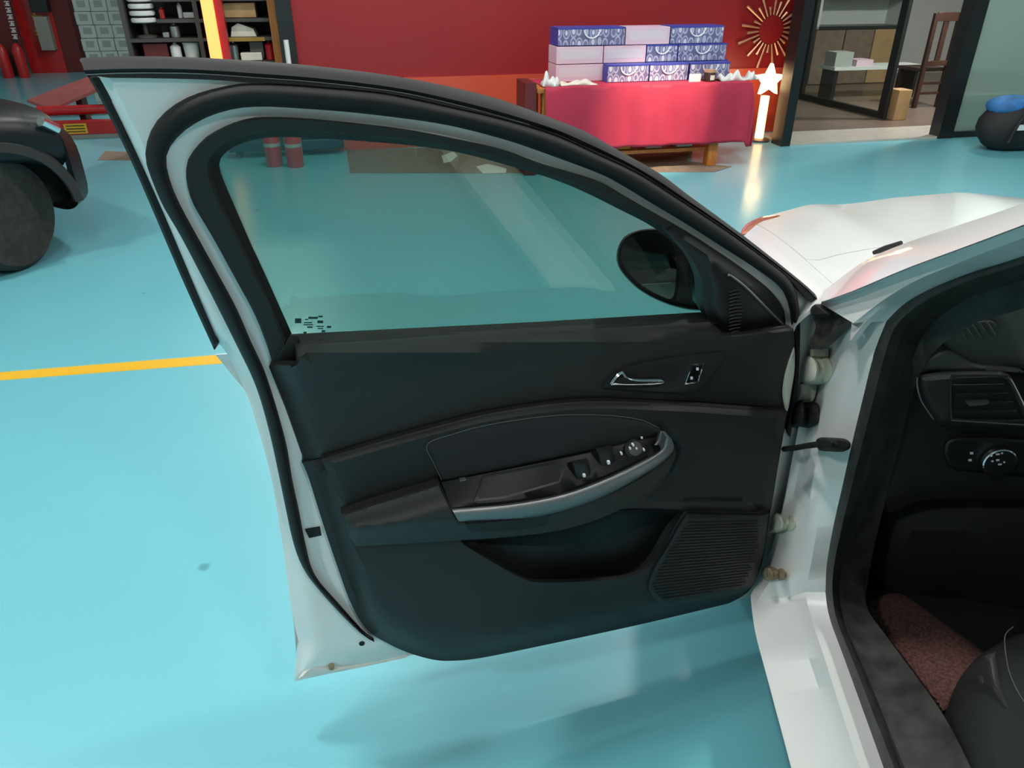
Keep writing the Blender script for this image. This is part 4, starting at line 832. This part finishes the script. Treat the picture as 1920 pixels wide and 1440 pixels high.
# duffel bag on the floor before the frosted glass
bg0 = Zp(1862, 280, 0); ba, bb, _ = wl(bg0); bag = thing('duffel_bag', ww(ba + .2, bb + .1, 0), 'black and blue duffel bag slumped before the frosted glass', 'bag')
def ell(c, ra, rb, rz, k1=16, k2=10, wob=.08, seed=1):
    r_ = np.random.default_rng(seed); ph = r_.uniform(0, 6, 4); V = []; Fc = []
    for i in range(k2 + 1):
        th = pi * i / k2
        for j in range(k1):
            p = 2 * pi * j / k1; s = 1 + wob * sin(3 * p + ph[0]) * sin(2 * th + ph[1]); ct = cos(th); ct = ct if ct > -.75 else -.75
            V.append(ww(c[0] + ra * sin(th) * cos(p) * s, c[1] + rb * sin(th) * sin(p) * s, c[2] + rz * ct * (1 + wob * sin(4 * p + ph[2]) * (ct > 0))))
    for i in range(k2):
        for j in range(k1): Fc.append((i * k1 + j, i * k1 + (j + 1) % k1, (i + 1) * k1 + (j + 1) % k1, (i + 1) * k1 + j))
    return V, Fc
V, f_ = ell((ba + .22, bb - .02, .205), .42, .24, .27); mesh('bag_body', V, f_, 'black_bag', bag, 80)
V, f_ = ell((ba + .12, bb - .06, .40), .26, .18, .10, seed=4); mesh('bag_top_panel', V, f_, 'blue_bag', bag, 80)
V, f_ = ell((ba + .48, bb + .04, .24), .20, .17, .22, seed=6); mesh('bag_end_panel', V, f_, 'blue_bag', bag, 80)
tube('bag_strap', [ww(ba - .05 + .5 * u, bb + .20 + .03 * sin(pi * u), .10 + .38 * sin(pi * u) ** .6) for u in np.linspace(0, 1, 16)], .018, 'black_bag', bag, 6)
wbox('bag_badge', ba + .0, ba + .07, bb + .20, bb + .222, .22, .27, 'glyph', bag)

# ================================================================== far left bay: column, shelving, cartons, lift
slab('trim_5', AL - .14, AL, WB - .16, WB + .06, 0, CEIL, 'black_frame')
slab('wall_bay', AL - .1, AL, BF, WB - .16, 0, CEIL, 'wall_grey')
BL = -1.0
def la(x, y=100, b=BL): return wa(x, y, b)[0]
def lz(x, y, b=BL): return wa(x, y, b)[2]
o = tube('white_pole', [ww(la(541, 122, -.3), -.3, .0), ww(la(536, 75, -.3), -.3, lz(536, 75, -.3))], .022, 'white_plastic', None, 10); tag(o, 'slim white pole leaning next to the black column', 'pole')
o = wbox('wooden_post', la(508, 60, -.88), la(526, 60, -.88), -.96, -.88, 0, 2.6, 'orange_wood'); tag(o, 'orange wooden post standing beside the black column', 'post')
o = thing('red_steel_post', ww(la(405, 60, -.7), -.75, 0), 'red steel post with a glowing strip for its orange reflection', 'post')
wbox('post_body', la(390, 60, -.86), la(424, 60, -.86), -.98, -.86, 0, 2.6, 'lift_red', o); wbox('sheen_strip', la(386, 60, -.85), la(409, 60, -.85), -.859, -.84, .3, 2.3, 'post_glow', o)  # emission stands in for the bright orange reflection on the post
sh = thing('workshop_shelving', ww(la(400), BL - .3, 0), 'dark open workshop shelving crowded with parts', 'shelving')
s0a, s1a = la(245), la(519)
wbox('back_panel', s0a, s1a, BL - .62, BL - .60, 0, 2.6, 'shelf', sh)
for x in (246, 381, 518): a = la(x); wbox('upright', a - .02, a + .02, BL - .60, BL, 0, 2.6, 'shelf', sh)
SZ = [lz(330, 118), lz(330, 72), lz(330, 36), lz(330, -4), lz(330, -60)]
for kz, z in enumerate(SZ): wbox('shelf_board', s0a if kz < 2 else la(306), s1a, BL - .6, BL - .001, z - .03, z, 'shelf', sh)
wbox('shelf_edge', la(432), la(500), BL, BL + .005, SZ[1] - .035, SZ[1], 'shelf_yellow', sh)
def onsh(name, x0, x1, lv, hpx, m, label, c, dep=.25, kind='box', db=.05):
    a0, a1 = la(x0), la(x1); z0 = SZ[lv] + .003; h_ = min(hpx * .0058, (SZ[lv + 1] - SZ[lv]) - .045); b1 = BL - db
    if kind == 'box': o = wbox(name, a0, a1, b1 - dep, b1, z0, z0 + h_, m, None, .006)
    elif kind == 'can':
        r_ = (a1 - a0) / 2; o = lathe(name, ww((a0 + a1) / 2, b1 - r_, z0), [(r_ * .94, 0), (r_, .01), (r_, h_ * .8), (r_ * .5, h_ * .92), (r_ * .3, h_ * .93), (r_ * .3, h_), (0.001, h_)], m, None, 20)
    elif kind == 'bucket':
        r_ = (a1 - a0) / 2; o = lathe(name, ww((a0 + a1) / 2, b1 - r_, z0), [(r_ * .85, 0), (r_, h_ * .92), (r_ * 1.06, h_ * .93), (r_ * 1.06, h_), (.001, h_)], m, None, 24)
    elif kind == 'wedge':
        o = prism(name, [ww(a0, b1, z0), ww(a1, b1, z0), ww(a1 - .02, b1, z0 + h_ * .55), ww(a0 + (a1 - a0) * .35, b1, z0 + h_), ww(a0 + .02, b1, z0 + h_ * .7)], WN * -dep, m)
    return tag(o, label, c)
onsh('oil_can', 318, 338, 0, 36, 'white_plastic', 'tall white oil can on the low workshop shelf', 'can', kind='can', db=.03)
bk_ = onsh('paint_bucket', 341, 372, 0, 32, 'white_card', 'white paint bucket with orange label on the shelf', 'bucket', kind='bucket')
onsh('dark_bin', 268, 314, 0, 46, 'lift_dark', 'dark maroon bin on the low workshop shelf', 'bin')
onsh('foam_wedge', 437, 485, 1, 34, 'cream', 'cream foam wedge on the yellow shelf', 'foam', kind='wedge')
onsh('parts_box', 466, 492, 0, 26, 'grey_card', 'grey parts box under the yellow shelf', 'box', db=.2)
onsh('rag_sack', 450, 490, 0, 12, 'cream', 'pale rag sack at the front of the low shelf', 'sack', db=.02, dep=.12)
onsh('red_canister', 497, 513, 0, 42, 'lift_red', 'red canister beside the orange wooden post', 'canister', kind='can')
onsh('brake_part', 430, 446, 0, 30, 'steel', 'steel brake part under the yellow shelf', 'part', kind='can')
onsh('amber_jar', 311, 321, 2, 16, 'tail_red', 'small red jar on the upper workshop shelf', 'jar', kind='can')
onsh('steel_valve', 324, 342, 1, 30, 'steel', 'steel valve standing on the middle shelf', 'part', kind='can')
onsh('steel_fitting', 355, 376, 2, 9, 'steel', 'low steel fitting on the upper shelf', 'part', kind='box', dep=.1)
onsh('steel_bracket', 310, 322, 1, 8, 'steel', 'small steel bracket on the middle shelf', 'part', dep=.1)
onsh('brown_carton', 430, 490, 2, 22, 'cardboard', 'brown carton above the yellow shelf', 'carton')
onsh('pale_bottle', 343, 352, 2, 22, 'white_plastic', 'pale plastic bottle on the upper shelf', 'bottle', kind='can', db=.12)
zb_ = lz(268, 50)
for k in range(8):
    c = ww(la(270, 40, BL - .1), BL - .1, SZ[1] + .13 + k * .058); o = lathe('white_ring', c, [(.095, 0), (.11, .008), (.11, .034), (.095, .042)], 'white_plastic', None, 24)
    tag(o, 'flat white ring in the stack on the shelving beside the cartons', 'ring', 'stacked white rings')
o = lathe('ring_stand', ww(la(270, 40, BL - .1), BL - .1, SZ[1] + .002), [(.09, 0), (.09, .02), (.02, .03), (.02, .12), (.09, .129)], 'shelf', None, 16); tag(o, 'dark stand under the stacked white rings', 'stand')
# white cartons, three columns
wh = .165; CBs = wl(Zp(190, 214, 0))[1]
stk = thing('tmp', (0, 0, 0), 'x', 'x'); bpy.data.objects.remove(stk)
cw0 = la(147, 60, CBs); cw1 = la(241, 60, CBs); cw = (cw1 - cw0) / 3
zt0 = lz(190, 96, CBs)
nrow = 11; wh = zt0 / 5
names = ['first', 'second', 'third', 'fourth', 'fifth', 'sixth', 'seventh', 'eighth', 'ninth', 'tenth', 'eleventh']
first = None
for k in range(nrow):
    for c in range(3):
        a0 = cw0 + c * cw + (0.0 if k % 2 else .01); z0 = k * wh
        lab = names[k] + ' white carton from the floor in the ' + ('stack beside the lift post', 'middle stack', 'stack beside the shelving')[c]
        if first is None:
            first = thing('white_carton', ww(a0 + cw / 2, CBs - .15, z0), lab, 'carton', 'white cartons stacked by the lift')
            p1 = wbox('carton_body', a0 + .003, a0 + cw - .003, CBs - .3, CBs, z0 + .001, z0 + wh - .003, 'white_card', first, .006); p2 = wbox('carton_label', a0 + cw * .25, a0 + cw * .75, CBs, CBs + .001, z0 + wh * .3, z0 + wh * .8, 'grey_card', first)
            base0 = np.array(first.location)
        else:
            t = first.copy(); COL.objects.link(t); t.location = Vector(ww(a0 + cw / 2, CBs - .15, z0).tolist()); t['label'] = lab
            for p in (p1, p2): q = p.copy(); COL.objects.link(q); q.parent = t
# lift: red column, control box, ramp and beam
l0 = Zp(92, 137, 0); lA, lB, _ = wl(l0); 
lift = thing('car_lift_post', l0, 'red car lift post with yellow lettering and grey control box', 'lift')
lw0 = wa(58, 130, lB)[0]; lw1 = wa(127, 137, lB)[0]
wbox('column', lw0, lw1, lB - .5, lB, 0, 3.2, 'lift_red', lift); wbox('column_side', lw1, lw1 + .28, lB - .45, lB - .02, 0, 3.2, 'lift_dark', lift)
def lbox(name, x0, x1, y0, y1, d0, d1, m): wbox(name, wa(x0, y1, lB)[0], wa(x1, y1, lB)[0], lB + d0, lB + d1, wa(x0, y1, lB)[2], wa(x0, y0, lB)[2], m, lift, .004)
lbox('control_box', 84, 109, 30, 93, .001, .16, 'grey_plastic'); lbox('motor', 66, 98, -20, 22, .001, .2, 'black_frame')
for x0, x1, y0, y1 in ((60, 80, 29, 33), (68, 73, 24, 48), (66, 70, 46, 52), (74, 79, 34, 45), (66, 80, 56, 60), (68, 78, 63, 66)): lbox('lettering', x0, x1, y0, y1, .001, .006, 'yellow')
lb = thing('notice_board', ww(wa(30, 120, lB)[0], lB + .3, 0), 'dark maroon board with a column of white lettering', 'board')
wbox('board', wa(0, 120, lB + .3)[0], wa(52, 120, lB + .3)[0], lB + .26, lB + .3, .35, 3.2, 'lift_dark', lb); wbox('board_foot', wa(10, 120, lB + .3)[0], wa(44, 120, lB + .3)[0], lB + .2, lB + .34, 0, .34, 'black_frame', lb)
for k in range(6):
    y = 2 + k * 12.5; x = 7 + k * 3.0
    for dx, dy, ww_, hh_ in ((0, 0, 10, 2), (2, 4, 7, 2), (0, 7, 9, 2), (4, 0, 2, 8)): wbox('lettering', wa(x + dx, y, lB + .3)[0], wa(x + dx + ww_, y, lB + .3)[0], lB + .3, lB + .306, wa(x, y + dy + hh_, lB + .3)[2], wa(x, y + dy, lB + .3)[2], 'glyph', lb)
for k, x in enumerate((12, 42)):
    c = ww(wa(x + 4, 141, lB + .6)[0], lB + .6, 0); e = thing('fire_extinguisher', c, ('red fire extinguisher under the lettered board, on its outer side', 'red fire extinguisher under the lettered board, next to the lift post')[k], 'extinguisher', 'red fire extinguishers')
    lathe('cylinder', c, [(.075, 0), (.085, .02), (.085, .42), (.05, .5), (.025, .53)], 'lift_red', e, 20); lathe('valve', c + [0, 0, .531], [(.03, 0), (.03, .05), (.012, .06)], 'black_frame', e, 12)
bm0 = Zp(93, 262, 0); ra, rb, _ = wl(bm0); r1a = wa(330, 262, rb)[0]
rp_ = thing('lift_platform', ww((ra + r1a) / 2, rb - .3, 0), 'low red lift platform with yellow warning label and ramp', 'lift')
def rz(x, y, b): return wa(x, y, b)[2]
wbox('base_strip', ra - .3, r1a, rb - .9, rb, 0, rz(150, 253, rb), 'grey_plastic', rp_); wbox('beam', ra - .3, r1a, rb - .12, rb - .005, rz(150, 253, rb) + .001, rz(150, 228, rb), 'lift_red', rp_, .004)
wbox('label_plate', wa(120, 240, rb)[0], wa(163, 240, rb)[0], rb - .005, rb + .001, rz(140, 251, rb), rz(140, 232, rb), 'yellow', rp_)
for k in range(3): wbox('label_text', wa(124, 240, rb)[0], wa(159, 240, rb)[0], rb + .001, rb + .002, rz(140, 248 - k * 5.5, rb), rz(140, 246 - k * 5.5, rb), 'dark_wood', rp_)
tube('lift_tube', [ww(ra - .1, rb - .2, rz(150, 206, rb - .2)), ww(r1a, rb - .2, rz(150, 206, rb - .2))], .05, 'lift_red', rp_, 14)
prism('ramp', [wall(50, 187, rb - .6), wall(96, 204, rb - .25), wall(215, 152, rb - .25), wall(200, 130, rb - .6)], (0, 0, -.03), 'lift_pink', rp_)
for aa in (.25, .9): wbox('ramp_bracket', ra + aa, ra + aa + .06, rb - .55, rb - .35, rz(150, 253, rb), .30 + aa * .2, 'lift_dark', rp_)
# floor mats of brown board
def fmat(pts, label): o = prism('brown_board', [Zp(x, y, .004) for x, y in pts], (0, 0, -.0035), 'brown_mat'); tag(o, label, 'floor mat'); return o
fmat([(183, 300), (197, 283), (280, 286), (280, 300)], 'brown board lying on the floor below the lift platform')
fmat([(650, 281), (1000, 272), (1160, 272), (1290, 288), (1290, 302), (1372, 312), (1340, 322), (950, 324), (656, 324)], 'long brown board lying on the floor before the table')
for k, pts in enumerate(([(828, 292), (850, 284), (858, 292), (845, 303), (832, 305)], [(893, 312), (915, 307), (950, 316), (948, 324), (905, 325)])):
    o = prism('paper_scrap', [Zp(x, y, .009) for x, y in pts], (0, 0, -.004), 'white_card'); tag(o, ('small pale paper scrap lying on the long brown board', 'ragged pale scrap at the edge of the long brown board')[k], 'paper')
# red canisters and low dark trolley behind the door glass
for k, (x, y) in enumerate(((516, 311), (555, 312))):
    c = Zp(x, y, 0); e = thing('gas_canister', c, ('dark red canister on the floor beside the low trolley, grey band', 'dark red canister on the floor between trolley and brown board')[k], 'canister', 'red canisters on the floor')
    lathe('cylinder', c, [(.07, 0), (.075, .02), (.075, .30), (.05, .36), (.02, .38)], 'lift_red', e, 18); lathe('band', c + [0, 0, .18], [(.0765, 0), (.0765, .03), (.07, .031)], 'grey_card', e, 18); lathe('cap', c + [0, 0, .381], [(.022, 0), (.022, .04), (.01, .045)], 'black_frame', e, 12)
d0_ = Zp(432, 300, 0); da, db_, _ = wl(d0_)
tr = thing('parts_trolley', ww(da + .5, db_ - .3, 0), 'low dark blue wheeled trolley behind the red canisters', 'trolley')
wbox('deck', da, wa(648, 300, db_)[0], db_ - .22, db_ - .02, .06, .15, 'blue_dark', tr, .01); wbox('bin', wa(565, 290, db_)[0], wa(640, 290, db_)[0], db_ - .2, db_ - .05, .151, .34, 'blue_dark', tr, .01)
wbox('bin_label', wa(597, 288, db_)[0], wa(640, 288, db_)[0], db_ - .05, db_ - .047, .19, .24, 'grey_card', tr)
for u in (.08, .75):
    for bb_ in (-.18, -.08): lathe('castor', ww(da + u, db_ + bb_ - .015, .03), [(.03, 0), (.03, .03)], 'black_frame', tr, 12, WN)

# ================================================================== black car at the left
bc0 = Zp(45, 508, 0); ang = radians(38); BFv = np.array([sin(ang), cos(ang), 0]); BRv = np.array([cos(ang), -sin(ang), 0])
def bc(f, r, z): return bc0 + BFv * f + BRv * r + np.array([0, 0, z])   # f towards its bumper, r out of the side facing us
bcar = thing('black_car', bc(-1.3, -.85, 0), 'black car beside the lift, only its wheel and corner showing', 'car')
# body sections from the bumper backwards
def bsec(f, halfw, z0, z1, n=20, pw=4.0):
    L = []
    for u in np.linspace(-pi / 2, 3 * pi / 2, n * 2):
        c, s = cos(u), sin(u); r = abs(c) ** (2 / pw) * np.sign(c) * halfw; z = abs(s) ** (2 / pw) * np.sign(s)
        L.append(bc(f, -.80 + r, (z0 + z1) / 2 + z * (z1 - z0) / 2))
    return L
secs = [(.60, .30, .36, .60), (.575, .56, .30, .68), (.53, .72, .25, .76), (.42, .83, .22, .85)]
loft('bumper', [bsec(*s) for s in secs], 'car_black', bcar, 60)
loft('body', [bsec(.41, .82, .50, .87), bsec(.2, .86, .56, .92), bsec(-.1, .87, .60, .96), bsec(-.42, .87, .52, .97), bsec(-.45, .87, .24, .98), bsec(-2.6, .87, .24, 1.0), bsec(-3.3, .84, .3, .98), bsec(-3.5, .6, .4, .9)], 'car_black', bcar, 60)
loft('cabin', [bsec(-.35, .70, .93, 1.0, pw=5), bsec(-1.0, .62, .95, 1.42, pw=5), bsec(-2.2, .62, .95, 1.44, pw=5), bsec(-3.1, .66, .94, 1.02, pw=5)], 'black_frame', bcar, 60)
tt = np.linspace(.05, pi - .05, 16)
loft('wheel_arch', [[bc(.0 + .37 * cos(u), .075, .33 + .37 * sin(u)) for u in tt], [bc(.0 + .42 * cos(u), .07, .33 + .42 * sin(u)) for u in tt], [bc(.0 + .44 * cos(u), .03, .33 + .44 * sin(u)) for u in tt]], 'plastic', bcar, 20, -BRv * .03)
sx = radians(26); wax = BRv * cos(sx) + BFv * sin(sx)
wheel('wheel', bc(0, -.10, .33), wax, .33, .22, bcar, rim='black_frame'); wheel('wheel', bc(-2.55, -.06, .33), BRv, .33, .22, bcar); wheel('wheel', bc(-2.55, -1.54, .33), BRv, .33, .22, bcar); wheel('wheel', bc(0, -1.5, .33), wax, .33, .22, bcar, rim='black_frame')
P_ = [(.42, -.02, .80), (.36, .02, .845), (.22, .055, .88), (.25, .065, .81), (.38, .03, .75), (.44, -.03, .74)]
prism('lamp_cluster', [bc(f, r + .01, z) for f, r, z in P_], -BRv * .05, 'clear_glass', bcar); 
tube('lamp_reflector', [bc(.40, .02, .765), bc(.31, .055, .825)], .03, 'chrome', bcar, 10)
tube('marker_lamp', [bc(-.1, .06, .94), bc(.1, .07, .92)], .012, 'tail_red', bcar, 8)
box('wheel_well', bc(-.43, -.42, .28), BFv * .93, BRv * .12, (0, 0, .42), 'recess', bcar)
# ceiling spotlight on the table
sp = bpy.data.lights.new('table_spot', 'SPOT'); sp.energy = SPOT_TABLE; sp.spot_size = radians(19); sp.spot_blend = 1.0; sp.color = (1, .82, .60); sp.shadow_soft_size = .04
spo = bpy.data.objects.new('table_spot', sp); COL.objects.link(spo)
pos = ww(-1.1, 2.6, 3.6); tgt = ww((ta0 + ta1) / 2 + .1, BT, .52); dv = Vector((tgt - pos).tolist())
spo.location = Vector(pos.tolist()); spo.rotation_euler = dv.to_track_quat('-Z', 'Y').to_euler()
sl = thing('spot_lamp', pos, 'black ceiling spotlight aimed at the red table', 'lamp')
dvn = np.array(dv.normalized()); lathe('spot_can', pos - dvn * .17, [(.03, 0), (.06, .02), (.07, .16), (.06, .16), (.05, .03)], 'black_frame', sl, 20, dvn)
tube('spot_stem', [pos - dvn * .1 + [0, 0, .05], np.array([pos[0], pos[1], CEIL])], .012, 'black_frame', sl)
